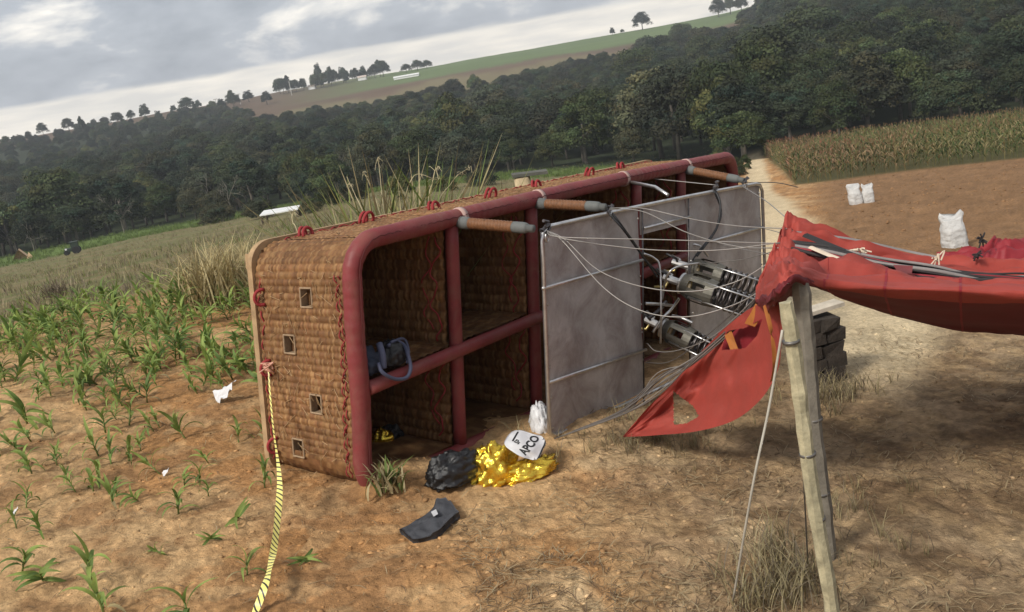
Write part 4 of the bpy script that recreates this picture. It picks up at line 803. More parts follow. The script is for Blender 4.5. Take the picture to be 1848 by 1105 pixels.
for i in range(-60, 60):                 # rows run away from the viewer, slightly to the right
    for j in range(0, 110):
        x = -9+i*.42+j*.32*.30+rng.normal(0, .15); y = 5.2+j*.12+rng.normal(0, .12); d = math.hypot(x, y); az = math.degrees(math.atan2(x, y))
        if not (-29.5 < az < -6.0 and 6.2 < d < 17.0): continue
        bx, by = proj(np.array([x, y, .2]));
        if not (-40 < bx < 520 and by > 430): continue
        q_ = np.array([x, y, 0])-B(0, BH, 0); 
        if q_@EU > -.12 and -q_@nrm(np.array([EV[0], EV[1], 0])) > -.25: continue
        dens = float(np.interp(d, [6, 7, 8.2, 9.5, 12.5, 14, 16], [.28, .55, .88, .95, .95, .92, .3]))*(1-.75*float(ss(-12.5, -10, az))*float(d < 9.5))*(.45+float(vnoise(x*.9, y*.9, seed=160))*1.1)
        if d > 14+2.0*float(vnoise(az*.3, 0, seed=161))+(az+26)*.03: continue
        if math.hypot(x-SCR[0], y-SCR[1]) < .42 or math.hypot(x-SCR[0]*.93, y-SCR[1]*.93) < .4: continue
        if rng.random() < dens*.8: rows.append((d, x, y))
rows.sort(); keep_ = rows if len(rows) <= 290 else [rows[i] for i in sorted(rng.choice(len(rows), 290, replace=False))]; gone = set(keep_)
rest_m = np.array([(x, y) for d, x, y in rows if (d, x, y) not in gone]).reshape(-1, 2)
for d, x, y in keep_:
    s = float(np.interp(d, [6, 8, 10, 14], [.45, .56, .62, .72]))*rng.uniform(.6, 1.25)
    put_maize(np.array([x, y, float(hz(x, y))]), s, d < 8.6, 'leafy young maize plant standing in the dense part of the field' if d >= 8.6 else 'young maize plant in the thin near rows on bare earth', (.15 if rng.random() < .75 else .7) if d > 8.6 else abs(rng.normal(.3, .25)))

# ------------------------------------------------------------------ mature maize field, beyond the ploughed strip
def scatter_mesh(name, P, protos, scl, rot, m, label, kind='stuff', cols=None, loc=None):
    """many small shapes as one object: protos list of (V, F quads, base colours)"""
    Vs, Fs, Cs = [], [], []; n = 0; idx = rng.integers(0, len(protos), len(P))
    for k, (V, Fc, c) in enumerate(protos):
        sel = np.where(idx == k)[0]
        if not len(sel): continue
        a = rot[sel]; ca, sa = np.cos(a), np.sin(a); s = scl[sel][:, None]
        X = (V[None, :, 0]*ca[:, None]-V[None, :, 1]*sa[:, None])*s+P[sel, 0:1]; Y = (V[None, :, 0]*sa[:, None]+V[None, :, 1]*ca[:, None])*s+P[sel, 1:2]; Z = V[None, :, 2]*s+P[sel, 2:3]
        Vs.append(np.stack([X, Y, Z], -1).reshape(-1, 3)); Fs.append((Fc[None]+(np.arange(len(sel))*len(V))[:, None, None]).reshape(-1, Fc.shape[1])+n)
        cc = np.broadcast_to(c, (len(V), 3))[None]*np.ones((len(sel), 1, 1))
        if cols is not None: cc = cc*cols[sel][:, None, :]
        Cs.append(cc.reshape(-1, 3)); n += len(sel)*len(V)
    o = obj(name, np.concatenate(Vs), np.concatenate(Fs), m, None, True, np.concatenate(Cs), kind); o['label'] = label; return o
leafcol = mat('plant_colours', attr='col', rough=.7, var=.12, scale=4, trans=.25, spec=.25)
def corn_proto(seed):
    r = np.random.default_rng(seed); Vs, Fs, Cs = [], [], []; n = 0; h = 1.7
    def add(V, Fc, c):
        nonlocal n
        Vs.append(V); Fs.append(Fc+n); Cs.append(np.tile(c, (len(V), 1))); n += len(V)
    add(*blade(np.array([(0, 0, 0), (.01, 0, h*.5), (.02, .01, h)]), np.array([.018, .015, .008])), (.20, .19, .08))
    for k in range(8):
        z = h*(.15+.095*k); c = (.07, .105, .035) if r.random() < .55 else ((.30, .25, .13) if r.random() < .6 else (.16, .17, .06)); add(*arc_leaf(.62, k*2.6+r.normal(0, .5), 55, -45+r.normal(0, 15), .038, 5, (.01, 0, z)), np.array(c))
    for k in range(4): add(*arc_leaf(.26, r.uniform(0, 6.3), 75, 20, .012, 3, (.02, .01, h*.97)), np.array((.27, .18, .10)))
    return np.concatenate(Vs), np.concatenate(Fs), np.concatenate(Cs)
cps = [corn_proto(400+k) for k in range(6)]; pts = []
for d in np.geomspace(45, 97, 62):
    az = float(corn_left(d))+.1
    while az < 30.5: pts.append((d+rng.normal(0, .12), az)); az += math.degrees(.42*(1+.6*(d-45)/50)/d)*rng.uniform(.7, 1.3)
pts = np.array(pts); X = np.sin(np.radians(pts[:, 1]))*pts[:, 0]; Y = np.cos(np.radians(pts[:, 1]))*pts[:, 0]; pos = np.stack([X, Y, hz(X, Y)], 1)
pv = fbm(X*.12, Y*.12, o=3, seed=170); gcol = np.stack([.75+.45*pv, .62+.45*(1-pv), .8+.1*pv], 1)
tag(scatter_mesh('maize_field', pos, cps, rng.uniform(.6, .88, len(pos)), rng.uniform(0, 6.28, len(pos)), leafcol, 'tall ripening maize field with brown tassels beyond ploughed earth', cols=gcol), cat='maize field')

def joined_proto(seed):
    (sp_, sf), lv = maize_proto(seed, .50, 9, 10, False); Vs = []; Fs = []; Cs = []; n = 0
    for V, Fc, m in lv: Vs.append(V); Fs.append(Fc+n); n += len(V); Cs.append(np.tile((.15, .22, .05) if m is not maize_dry else (.3, .25, .13), (len(V), 1)))
    return np.concatenate(Vs), np.concatenate(Fs), np.concatenate(Cs)
if len(rest_m): tag(scatter_mesh('maize_carpet', np.stack([rest_m[:, 0], rest_m[:, 1], hz(rest_m[:, 0], rest_m[:, 1])], 1), [joined_proto(330+k) for k in range(8)], np.interp(np.hypot(rest_m[:, 0], rest_m[:, 1]), [6, 8, 10, 14], [.45, .56, .62, .72])*rng.uniform(.6, 1.2, len(rest_m)), rng.uniform(0, 6.28, len(rest_m)), leafcol, 'dense carpet of young maize filling in between the single plants'), cat='maize field')
# ------------------------------------------------------------------ grasses, straw and clods
def grass_proto(seed, h, n, spread, wd, cols, lean=40):
    r = np.random.default_rng(seed); Vs, Fs, Cs = [], [], []; k0 = 0
    for k in range(n):
        e0 = r.uniform(62, 88); V, Fc = arc_leaf(h*r.uniform(.6, 1.1), r.uniform(0, 6.3), e0, e0-r.uniform(lean*.5, lean*1.9), wd*r.uniform(.7, 1.3), 5, (r.normal(0, spread), r.normal(0, spread), 0)); Vs.append(V); Fs.append(Fc+k0); Cs.append(np.tile(cols[r.integers(0, len(cols))], (len(V), 1))*r.uniform(.75, 1.25)); k0 += len(V)
    return np.concatenate(Vs), np.concatenate(Fs), np.concatenate(Cs)
DRY = [(.30, .25, .13), (.36, .30, .17), (.24, .19, .10), (.21, .18, .10)]; GREEN = [(.14, .19, .05), (.20, .23, .07), (.11, .16, .045), (.28, .26, .10)]; GREY = [(.20, .16, .11), (.26, .21, .14), (.15, .12, .085)]
def scat(name, n, samp, protos, s0, s1, label, zoff=-.01):
    P = []; 
    for _ in range(n*6):
        q_ = samp()
        if q_ is not None: P.append(q_)
        if len(P) >= n: break
    P = np.array(P); pos = np.stack([P[:, 0], P[:, 1], hz(P[:, 0], P[:, 1])+zoff], 1); o = scatter_mesh(name, pos, protos, rng.uniform(s0, s1, len(pos)), rng.uniform(0, 6.28, len(pos)), leafcol, label); return o
def polar(a0, a1, d0, d1, pw=1.0):
    def f():
        a = R(rng.uniform(a0, a1)); d = d0+(d1-d0)*rng.random()**pw; return (math.sin(a)*d, math.cos(a)*d)
    return f
def inbasket(x, y, mg=.1):
    q_ = np.array([x, y, 0])-CORN[(0, 0, 0)]; e1 = nrm([EU[0], EU[1], 0]); e2 = nrm([EV[0], EV[1], 0]); return -.15 < q_@e1 < BL+.2 and -mg < q_@e2 < BH+.15
def pxs(n_, cx, cy, sx_, sy_):       # round ground points seen about a pixel
    def f():
        x, y = rng.normal(cx, sx_), rng.normal(cy, sy_)
        if not (20 < y < 1180): return None
        g = gp(x, y, False); return None if inbasket(g[0], g[1], .03) else (g[0], g[1])
    return f
# tall green grass right behind the basket
def behind():
    u = rng.uniform(.8, 5.4); v = BH+.3+abs(rng.normal(0, .7)); g = B(u, v, 0); return (g[0], g[1]) if proj(g)[0] > 500 and proj(B(u, v, 1.6))[0] > 600 else None
def behind2():
    u = abs(rng.normal(2.0, .6)); v = BH+.35+abs(rng.normal(0, .4)); g = B(u, v, 0); return (g[0], g[1]) if proj(g)[0] > 540 and proj(B(u, v, 1.8))[0] > 640 else None
tallg = [grass_proto(500+k, 1.15, 16, .06, .009, GREEN+DRY, 35) for k in range(5)]
tag(scat('tall_grass', 60, behind2, tallg, 1.35, 1.95, 'tall yellow green grass growing right behind the basket'), cat='grass')
tag(scat('low_grass', 150, behind, tallg, .8, 1.45, 'fringe of grass showing over the far edge of the basket'), cat='grass')
# tall dry stems with seed heads
for k, (x0, y0, x1, y1, xt, yt) in enumerate(((700, 392, 684, 300, 680, 288), (668, 398, 640, 350, 630, 330), (695, 392, 668, 335, 655, 310), (790, 375, 815, 330, 850, 300), (775, 378, 782, 322, 790, 300), (735, 385, 745, 320, 790, 325), (545, 420, 528, 400, 530, 378))):
    b = B(*uvw(x0, y0+30, 'v', BH+.5, (.8, BH+.5, 1.2))); gz = float(hz(b[0], b[1])); dd = depth_of(b); P = spline([(b[0], b[1], gz), b, px(x1, y1, dd), px(xt, yt, dd)], 20)
    st_ = thing('tall_dry_grass', (b[0], b[1], gz), ('tall pale dry grass stem rising behind the basket', 'bent pale dry grass stem arching over the grass behind the basket')[k in (3, 5)], 'grass stem', 'dry stems behind the basket')
    obj('stem', *tube(P, np.linspace(.006, .0022, 20), 5), leafmat('dry_stem', (.42, .36, .22), trans=0), st_, True)
    hd = MB()
    for j in range(10):
        c = P[-1]+(P[-4]-P[-1])*j/7; d_ = rng.normal(0, .018, 3); hd.tube([c, c+d_, c+d_*1.5-[0, 0, .012]], .002, 4)
    hd.build('seed_head', leafmat('dry_stem', (.42, .36, .22)), st_)
# dry clumps left of the basket
def dry_clump(x, y, h, n, label, cols, spread, lean=45):
    b = gp(x, y, False); V, Fc, c = grass_proto(int(x), h, n, spread, .011, cols, lean); o = obj('dry_grass_clump', V+b, Fc, leafcol, None, True, c, loc=b); tag(o, label, 'grass clump')
dry_clump(400, 545, .95, 420, 'big tangled straw coloured grass clump at the edge of the maize', [(.50, .42, .23), (.42, .34, .17), (.34, .27, .14)], .24, 55)
dry_clump(105, 545, .5, 160, 'low brown grass clump behind the maize rows', GREY, .16, 40)
dry_clump(452, 480, .55, 120, 'dry grass clump leaning against the upper corner of the basket', [(.46, .38, .2), (.36, .3, .14)], .18, 55)
dry_clump(700, 885, .24, 60, 'small dry tuft at the foot of the rim tube', DRY[:2]+GREEN[:1], .05, 70)
# dry grass round the posts and on the fallow field
dryg = [grass_proto(520+k, .34, 12, .05, .0045, DRY+GREY, 60) for k in range(5)]; lowg = [grass_proto(530+k, .42, 9, .12, .012, DRY+GREY+GREEN[:2], 45) for k in range(5)]
tag(scat('dry_grass', 60, pxs(0, 1405, 1050, 45, 36), dryg, .4, .9, 'dry grass tangle round the foot of the posts'), cat='grass')
tag(scat('dry_grass', 28, pxs(0, 1570, 940, 60, 50), dryg, .25, .6, 'dead weed patches on trodden earth right of the posts'), cat='grass')
tag(scat('dry_grass', 70, pxs(0, 1180, 795, 110, 22), dryg, .3, .65, 'dry weeds under the torn fabric beside the heat shield'), cat='grass')
tag(scat('dry_grass', 45, pxs(0, 1490, 715, 45, 18), dryg, .4, .8, 'dark weeds at the foot of the masonry stub'), cat='grass')
tag(scat('fallow_grass', 5200, polar(-30, 13, 16.5, 118, 1.35), lowg, .3, .75, 'dry fallow grass covering the field behind the maize'), cat='grass')
gg = [grass_proto(540+k, .5, 9, .16, .02, [(.12, .17, .045), (.15, .2, .05), (.10, .14, .04)], 40) for k in range(4)]
def green_strip():
    a = rng.uniform(-30, 12); d = float(forest_near(a))*rng.uniform(.80, 1.0); return (math.sin(R(a))*d, math.cos(R(a))*d)
tag(scat('green_grass', 2600, green_strip, gg, .6, 1.3, 'bright green grass strip along the edge of the wood'), cat='grass')
# straw litter
def straw_proto(seed):
    r = np.random.default_rng(seed); L_ = r.uniform(.025, .12); V, Fc = arc_leaf(L_, 0, r.uniform(3, 18), r.uniform(-30, -5), .0024, 4, (0, 0, .006), r.normal(0, .9)); return V, Fc, np.array(((.33, .24, .13), (.22, .15, .085), (.14, .10, .065), (.38, .30, .18))[seed % 4])
strp = [straw_proto(600+k) for k in range(16)]
def litter_s():
    a = rng.uniform(-6, 29); d = 3.6+6.5*rng.random()**1.4; x, y = math.sin(R(a))*d, math.cos(R(a))*d
    if inbasket(x, y, .05) or rng.random() > .15+1.3*float(fbm(x*1.4, y*1.4, o=3, seed=180)-.35)*2: return None
    return (x, y)
tag(scat('straw_litter', 9000, litter_s, strp, .6, 1.5, 'dry straw and twigs strewn over the trodden earth', .0), cat='straw')
tag(scat('straw_litter', 2600, polar(-30, -4, 4, 13), strp, .5, 1.3, 'dry straw strewn over the orange maize ground', .0), cat='straw')
def clod_proto(seed):
    r = np.random.default_rng(seed); t = (1+5**.5)/2; V = np.array([(-1, t, 0), (1, t, 0), (-1, -t, 0), (1, -t, 0), (0, -1, t), (0, 1, t), (0, -1, -t), (0, 1, -t), (t, 0, -1), (t, 0, 1), (-t, 0, -1), (-t, 0, 1)], float)/1.9
    Fc = np.array([(0, 11, 5), (0, 5, 1), (0, 1, 7), (0, 7, 10), (0, 10, 11), (1, 5, 9), (5, 11, 4), (11, 10, 2), (10, 7, 6), (7, 1, 8), (3, 9, 4), (3, 4, 2), (3, 2, 6), (3, 6, 8), (3, 8, 9), (4, 9, 5), (2, 4, 11), (6, 2, 10), (8, 6, 7), (9, 8, 1)]); V = V*r.uniform(.65, 1.3, (12, 3))*r.uniform(.6, 1.5, 3)*np.array([1, 1, .6]); return V, Fc, np.array((1., 1, 1))
cl = [clod_proto(700+k) for k in range(8)]; soilm = mat('clod', attr='col', rough=.97, var=.2, scale=30, bump=.4, bscale=60, dist=.01, spec=.1)
def clods(n, samp, s0, s1, label, pw=2.5):
    P = np.array([q_ for q_ in (samp() for _ in range(n)) if q_ is not None]); c = ground_col(P[:, 0], P[:, 1])*rng.uniform(.75, 1.3, (len(P), 1)); s = s0+(s1-s0)*rng.random(len(P))**pw
    pos = np.stack([P[:, 0], P[:, 1], hz(P[:, 0], P[:, 1])-s*.1], 1); tag(scatter_mesh('soil_clods', pos, cl, s, rng.uniform(0, 6.28, len(P)), soilm, label, cols=c), cat='clods')
clods(5000, polar(-30, 30, 3.6, 12, 1.3), .004, .02, 'small clods and crumbs of earth round the basket')
clods(4000, polar(17.5, 30, 13, 44, 1.2), .01, .04, 'clods turned up over the ploughed field', 3)

# ------------------------------------------------------------------ trees
def crown_proto(seed, rx=.40, rz=.36, zc=.60, ncl=34, nl=46, leaf=.052, col=(.05, .075, .03), flat=0.0):
    r = np.random.default_rng(seed); Vs, Cs = [], []
    for k in range(ncl):
        u = r.normal(0, 1, 3); u /= np.linalg.norm(u); u[2] = abs(u[2])*1.35-.62; rr = r.uniform(.55, 1.0); c = np.array([u[0]*rx*rr, u[1]*rx*rr, zc+u[2]*rz*rr]); cr_ = r.uniform(.11, .19)*(rx/.4); tone = r.uniform(.72, 1.32); hue = r.normal(0, .08)
        v = r.normal(0, 1, (nl, 3)); v /= np.linalg.norm(v, axis=1, keepdims=True); v[:, 2] = np.where(v[:, 2] < -.3, -v[:, 2]*.6, v[:, 2]); p = c+v*cr_*r.uniform(.72, 1.06, (nl, 1))*np.array([1, 1, .8])
        nn_ = v+r.normal(0, .45, (nl, 3)); nn_ /= np.linalg.norm(nn_, axis=1, keepdims=True); a = np.cross(nn_, r.normal(0, 1, (nl, 3))); a /= np.linalg.norm(a, axis=1, keepdims=True); b = np.cross(nn_, a); s = leaf*r.uniform(.55, 1.25, (nl, 1))
        Vs.append(np.stack([p-a*s-b*s*.45, p+a*s*.2-b*s*.6, p+a*s+b*s*.3, p-a*s*.3+b*s*.6], 1).reshape(-1, 3)); lc = np.array(col)*np.array([1+hue*1.6, 1, 1-hue])*tone*r.uniform(.75, 1.25, (nl, 1)); Cs.append(np.repeat(lc, 4, 0))
    V = np.concatenate(Vs); return V, np.arange(len(V)).reshape(-1, 4), np.concatenate(Cs)
def trunk_proto(seed, h=.55, r0=.022):
    r = np.random.default_rng(seed); m_ = MB(); m_.tube([(0, 0, -.06), (.01, 0, h*.4), (.02*r.normal(), .02*r.normal(), h)], [r0*1.2, r0, r0*.5], 7)
    for k in range(5): a = r.uniform(0, 6.3); z = h*r.uniform(.45, .95); m_.tube([(0, 0, z), (.12*math.cos(a), .12*math.sin(a), z+.12), (.24*math.cos(a), .24*math.sin(a), z+.2)], [r0*.5, r0*.35, r0*.15], 5)
    return np.concatenate(m_.V), m_.F
bark = mat('bark', (.16, .14, .115), rough=.95, var=.3, scale=20); crown_m = mat('foliage', attr='col', rough=.75, var=.15, scale=3, rnd=.42, trans=.15, spec=.2)
KINDS_T = [((.046, .062, .030), .40, .44, .48, 'dark green spreading broadleaf tree in the valley wood'), ((.060, .078, .030), .38, .46, .48, 'mid green round crowned tree in the valley wood'), ((.040, .056, .032), .34, .48, .48, 'dark upright tree in the valley wood'), ((.075, .078, .042), .40, .42, .47, 'olive brown spreading tree in the valley wood'), ((.085, .10, .038), .38, .44, .47, 'light green tree in the valley wood'), ((.055, .060, .036), .44, .42, .47, 'dull grey green wide tree in the valley wood')]
CP = []; TPm = [mesh('trunk', *trunk_proto(810+k), bark, True) for k in range(3)]
for k, (c, rx, rz, zc, l) in enumerate(KINDS_T):
    for v in range(2): V, Fc, cc = crown_proto(800+k*2+v, rx*(1, .9)[v], rz*(1, 1.08)[v], zc+(0, .04)[v], (60, 46)[v], (190, 215)[v], .0175, np.array(c)*(.76, .95)[v]); CP.append((k, mesh('crown', V, Fc, crown_m, False, cc)))
cand = []; cell = {}
tries = 0
while tries < 26000 and len(cand) < 3300:
    tries += 1; az = rng.uniform(-31, 31); d = math.sqrt(rng.uniform(78**2, 650**2))
    if rng.random() > (1.0 if d < 260 else .75): continue
    dn, df = float(forest_near(az)), float(forest_far(az))
    if d < dn or d > df: continue
    x, y = math.sin(R(az))*d, math.cos(R(az))*d; sp_ = 4.6 if d < 200 else (5.6 if d < 350 else 7.0); kx, ky = int(x//sp_), int(y//sp_)
    if any(math.hypot(x-a, y-b) < sp_ for i in (-1, 0, 1) for j in (-1, 0, 1) for a, b in cell.get((kx+i, ky+j, sp_), ())): continue
    cell.setdefault((kx, ky, sp_), []).append((x, y)); cand.append((d, x, y, az))
cand.sort()
def tree_h(d, az, x, y): 
    h = rng.uniform(5.4, 9.0)*(.72+.56*float(vnoise(x/22, y/22, seed=190)))
    if rng.random() < .09: h *= 1.35
    if az > 9: h *= 1.12
    else: h *= float(np.interp(d, [220, 330, 420], [1, .85, .68]))
    if d < float(forest_near(az))*1.05: h *= .72
    return h
TG = 'trees of the valley wood'
def put_tree(x, y, h, k=None, label=None, group=TG, name='tree', wide=None):
    k = int(rng.choice(12, p=np.array([5, 5, 3, 3, 4, 4, 2, 1, 1, .6, 2, 2])/32.6)) if k is None else k; kd, cm_ = CP[k]; z = float(hz(x, y))-.1; th = thing(name, (x, y, z), label or KINDS_T[kd][4], 'tree', group); wd = h*(wide or rng.uniform(.85, 1.25)); th.scale = (wd, wd, h); th.rotation_euler = (0, 0, rng.uniform(0, 6.28))
    for nm, me in (('trunk', TPm[k % 3]), ('crown', cm_)): o = bpy.data.objects.new(nm, me); COL.objects.link(o); o.parent = th
    return th
NT = 290
for d, x, y, az in cand[:NT]: put_tree(x, y, tree_h(d, az, x, y))
def bare_proto(seed):
    r = np.random.default_rng(seed); m_ = MB()
    def grow(p, d, L_, rad, lv):
        q_ = p+d*L_; m_.tube([p, (p+q_)/2+r.normal(0, .02*L_, 3), q_], [rad, rad*.85, rad*.65], 5, False)
        if lv:
            for _ in range(3 if lv > 1 else 2): dd = nrm(d+r.normal(0, .55, 3)+[0, 0, .15]); grow(q_-d*L_*r.uniform(0, .35), dd, L_*r.uniform(.55, .8), rad*.55, lv-1)
    grow(np.array([0, 0, -.05]), np.array([.03, 0, 1.]), .42, .016, 4); return np.concatenate(m_.V), m_.F
bare_m = mat('pale_bark', (.19, .17, .14), rough=.9, var=.25, scale=20); BPm = [mesh('branches', *bare_proto(900+k), bare_m, True) for k in range(3)]
bsel = [c for c in cand if c[3] < 6 and c[0] < float(forest_near(c[3]))*1.18]
for k in range(9):
    d, x, y, az = bsel[int(rng.integers(0, len(bsel)))]; x += rng.normal(0, 1.5); y -= 1.5; h = rng.uniform(4.5, 7); th = thing('bare_tree', (x, y, float(hz(x, y))-.1), 'pale leafless tree standing at the edge of the valley wood', 'tree', 'bare trees at the edge of the wood'); th.scale = (h, h, h); th.rotation_euler = (0, 0, rng.uniform(0, 6.28)); o = bpy.data.objects.new('branches', BPm[k % 3]); COL.objects.link(o); o.parent = th
protoC = bpy.data.collections.new('tree_shapes')
for k, (kd, me) in enumerate(CP): protoC.objects.link(bpy.data.objects.new('tree_shape_%02d' % k, me))
rest = cand[NT:]; RPz = np.array([(x, y, float(hz(x, y))-.1) for d, x, y, az in rest]); me = bpy.data.meshes.new('wood'); me.from_pydata([tuple(p) for p in RPz], [], [])
def at_(nm, ty, key, data): a = me.attributes.new(nm, ty, 'POINT'); a.data.foreach_set(key, np.asarray(data).ravel())
hh = np.array([tree_h(d, az, x, y) for d, x, y, az in rest]); ww_ = hh*rng.uniform(.9, 1.35, len(hh)); at_('size', 'FLOAT_VECTOR', 'vector', np.stack([ww_, ww_, hh], 1)); at_('turn', 'FLOAT_VECTOR', 'vector', np.stack([0*hh, 0*hh, rng.uniform(0, 6.28, len(hh))], 1)); at_('pick', 'INT', 'value', rng.choice(12, len(hh), p=np.array([5, 5, 3, 3, 4, 4, 2, 1, 1, .6, 2, 2])/32.6).astype(np.int32))
wd_ = bpy.data.objects.new('distant_wood', me); COL.objects.link(wd_); tag(wd_, 'dense dark green wood covering the far side of the valley', 'wood', kind='stuff')
g = bpy.data.node_groups.new('scatter_trees', 'GeometryNodeTree'); g.interface.new_socket('Geometry', in_out='INPUT', socket_type='NodeSocketGeometry'); g.interface.new_socket('Geometry', in_out='OUTPUT', socket_type='NodeSocketGeometry')
gi = N('NodeGroupInput', g); go = N('NodeGroupOutput', g); ip = N('GeometryNodeInstanceOnPoints', g); ci = N('GeometryNodeCollectionInfo', g); ci.inputs['Collection'].default_value = protoC; ci.inputs['Separate Children'].default_value = True; ci.inputs['Reset Children'].default_value = True
def na(nm, ty): n_ = N('GeometryNodeInputNamedAttribute', g, data_type=ty); n_.inputs['Name'].default_value = nm; return [o for o in n_.outputs if o.enabled and o.name == 'Attribute'][0]
LK(gi.outputs[0], ip.inputs['Points'], g); LK(ci.outputs[0], ip.inputs['Instance'], g); ip.inputs['Pick Instance'].default_value = True; LK(na('pick', 'INT'), ip.inputs['Instance Index'], g); LK(na('turn', 'FLOAT_VECTOR'), ip.inputs['Rotation'], g); LK(na('size', 'FLOAT_VECTOR'), ip.inputs['Scale'], g); LK(ip.outputs[0], go.inputs[0], g)
mod = wd_.modifiers.new('scatter', 'NODES'); mod.node_group = g
# trees on the skyline
def sky_tree(x, y, d, hpx, k, label, group=None, wide=None):
    D = (x-IW/2)/F*CR-(y-IH/2)/F*CU+CF; q_ = D/math.hypot(D[0], D[1])*d; h = hpx*d/F; t = put_tree(q_[0], q_[1], h, k, label, group, 'skyline_tree', wide); t.location.z = max(float(hz(q_[0], q_[1])), CZ+q_[2])-.3; t.location.z = float(hz(q_[0], q_[1]))-.2; return t
sky_tree(1159, 47, 720, 36, 0, 'lone round topped tree standing on the green hilltop field', None, .95)
sky_tree(1104, 52, 725, 16, 4, 'small bushy tree on the hilltop near the lone round tree', None, .8)
sky_tree(1122, 50, 725, 8, 3, 'tiny bush on the hilltop between bush and lone tree', None, 1.3)
for k, (x, y, hp) in enumerate(((1296, 22, 38), (1318, 20, 34), (1338, 16, 30), (1372, 12, 28))): sky_tree(x, y, 700, hp, k % 6, 'open crowned tree in the row on the hill crest above the wood', 'trees on the hill crest above the wood', .9)
for k in range(26):
    x = 505+k*7.4+rng.normal(0, 3); y = 172-(x-505)*.19; sky_tree(x, y, 690+rng.normal(0, 8), rng.uniform(18, 34), int(rng.choice([0, 2, 4, 5])), 'dark tree in the windbreak row on the far hilltop', 'windbreak trees on the far hilltop', rng.uniform(.55, .9))
sky_tree(579, 158, 690, 48, 4, 'tallest dark tree rising out of the windbreak on the far hilltop', None, .45)
sky_tree(600, 155, 690, 40, 2, 'pointed dark tree in the hilltop windbreak beside the tallest one', None, .32)
for k, (x, y, hp) in enumerate(((755, 134, 22), (772, 130, 18), (735, 138, 18))): sky_tree(x, y, 700, hp, 0, 'rounded bush tree at the end of the green hilltop field', 'rounded bushes by the green hilltop field', 1.2)
for k in range(20):
    x = 30+k*23+rng.normal(0, 6); y = 246-(x)*.17; sky_tree(x, y, 640+rng.normal(0, 25), rng.uniform(14, 30), int(rng.choice([0, 2, 4, 10])), 'dark tree on the low skyline above the wood', 'trees along the low skyline', rng.uniform(.7, 1.2))
sky_tree(150, 235, 560, 42, 5, 'pale leaning tree standing tall above the low skyline', None, .5); sky_tree(420, 190, 640, 32, 2, 'narrow tall tree above the low skyline', None, .45); sky_tree(352, 200, 640, 22, 2, 'thin pointed tree above the low skyline', None, .3)
# shrubs along the track and round the wood edge
def shrub(x, y, hpx, wide, k, label, group=None, dd=0):
    b = gp(x, y, False); h = hpx*depth_of(b)/F; kd, cm_ = CP[k]; th = thing('shrub', (b[0], b[1], b[2]-.3*h), label, 'shrub', group); th.scale = (h*wide, h*wide, h*1.2); th.rotation_euler = (0, 0, rng.uniform(0, 6)); o = bpy.data.objects.new('foliage', cm_); COL.objects.link(o); o.parent = th
shrub(1325, 318, 48, 1.1, 8, 'leafy olive shrub beside the pale track near far basket end'); shrub(1300, 300, 42, 1.2, 9, 'bushy green shrub behind the far corner of the basket'); shrub(1346, 306, 34, .9, 3, 'low shrub at the edge of the pale track')
for k, (x, y, hp, wd) in enumerate(((590, 372, 50, 1.3), (640, 362, 60, 1.1), (560, 385, 40, 1.4), (725, 360, 66, 1.0), (870, 335, 46, 1.4), (800, 345, 40, 1.5), (470, 395, 46, 1.6), (395, 402, 52, 1.5))): shrub(x, y, hp, wd, (8, 6, 7, 9, 10, 8, 11, 6)[k], 'scrubby olive bush on the fallow land before the wood', 'bushes on the fallow land before the wood')

# ------------------------------------------------------------------ far buildings, poles, machines
def far_box(c, hx, hy, hzz): return obox(c, (hx, 0, 0), (0, hy, 0), (0, 0, hzz))
roofw = mat('white_sheet_roof', (.74, .74, .72), rough=.5, var=.12, scale=2); timber = mat('dark_timber', (.07, .055, .04), rough=.9, var=.3)
b = gp(500, 400, False); d = depth_of(b); sh_ = thing('open_shed', b, 'low open shed with bright white sheet roof at the edge of the fallow field', 'shed'); sc_ = d/F
c0 = px(468, 389, d); c1 = px(537, 377, d); c2 = px(541, 370, d+2.2); c3 = px(476, 380, d+2.2); V = np.array([c0, c1, c2, c3]); obj('roof', np.vstack([V, V-[0, 0, .06]]), [(0, 1, 2, 3), (7, 6, 5, 4), (0, 4, 5, 1), (1, 5, 6, 2), (2, 6, 7, 3), (3, 7, 4, 0)], roofw, sh_)
for q_ in V: qq = V.mean(0)+(q_-V.mean(0))*.92; obj('post', *tube([(qq[0], qq[1], float(hz(qq[0], qq[1]))-.2), qq-[0, 0, .04]], .07, 6), timber, sh_)
# hut roof and machine by the wood
b = gp(38, 470, False); d = depth_of(b); s_ = d/F; tn = thing('tent', b, 'small pale orange tent like shelter by the edge of the wood', 'tent'); rt2 = np.array([1., .3, 0]); f2 = np.array([-.3, 1., 0])
hw_, hh_, dp = 15*s_, 20*s_, 16*s_; A0 = [b-rt2*hw_, b+rt2*hw_, b+[0, 0, hh_]]; V = np.array(A0+[p+f2*dp for p in A0]); obj('canvas', V, [(0, 2, 5, 3), (1, 4, 5, 2), (3, 5, 4)], mat('pale_canvas', (.72, .48, .30), rough=.8), tn); obj('flap', np.array([A0[0]+rt2*hw_*1.6-[0, -.02, 0], A0[1]+rt2*hw_*.4, A0[1]+[0, 0, hh_*.6]]), [(0, 1, 2)], mat('pale_canvas'), tn)
b = gp(132, 459, False); d = depth_of(b); s_ = d/F; tr_ = thing('tractor', b, 'small dark tractor parked on green grass before the wood', 'tractor'); e1 = nrm([1, .2, 0]); e2 = np.cross([0, 0, 1.], e1); dk = mat('dark_green_paint', (.03, .045, .035), rough=.5)
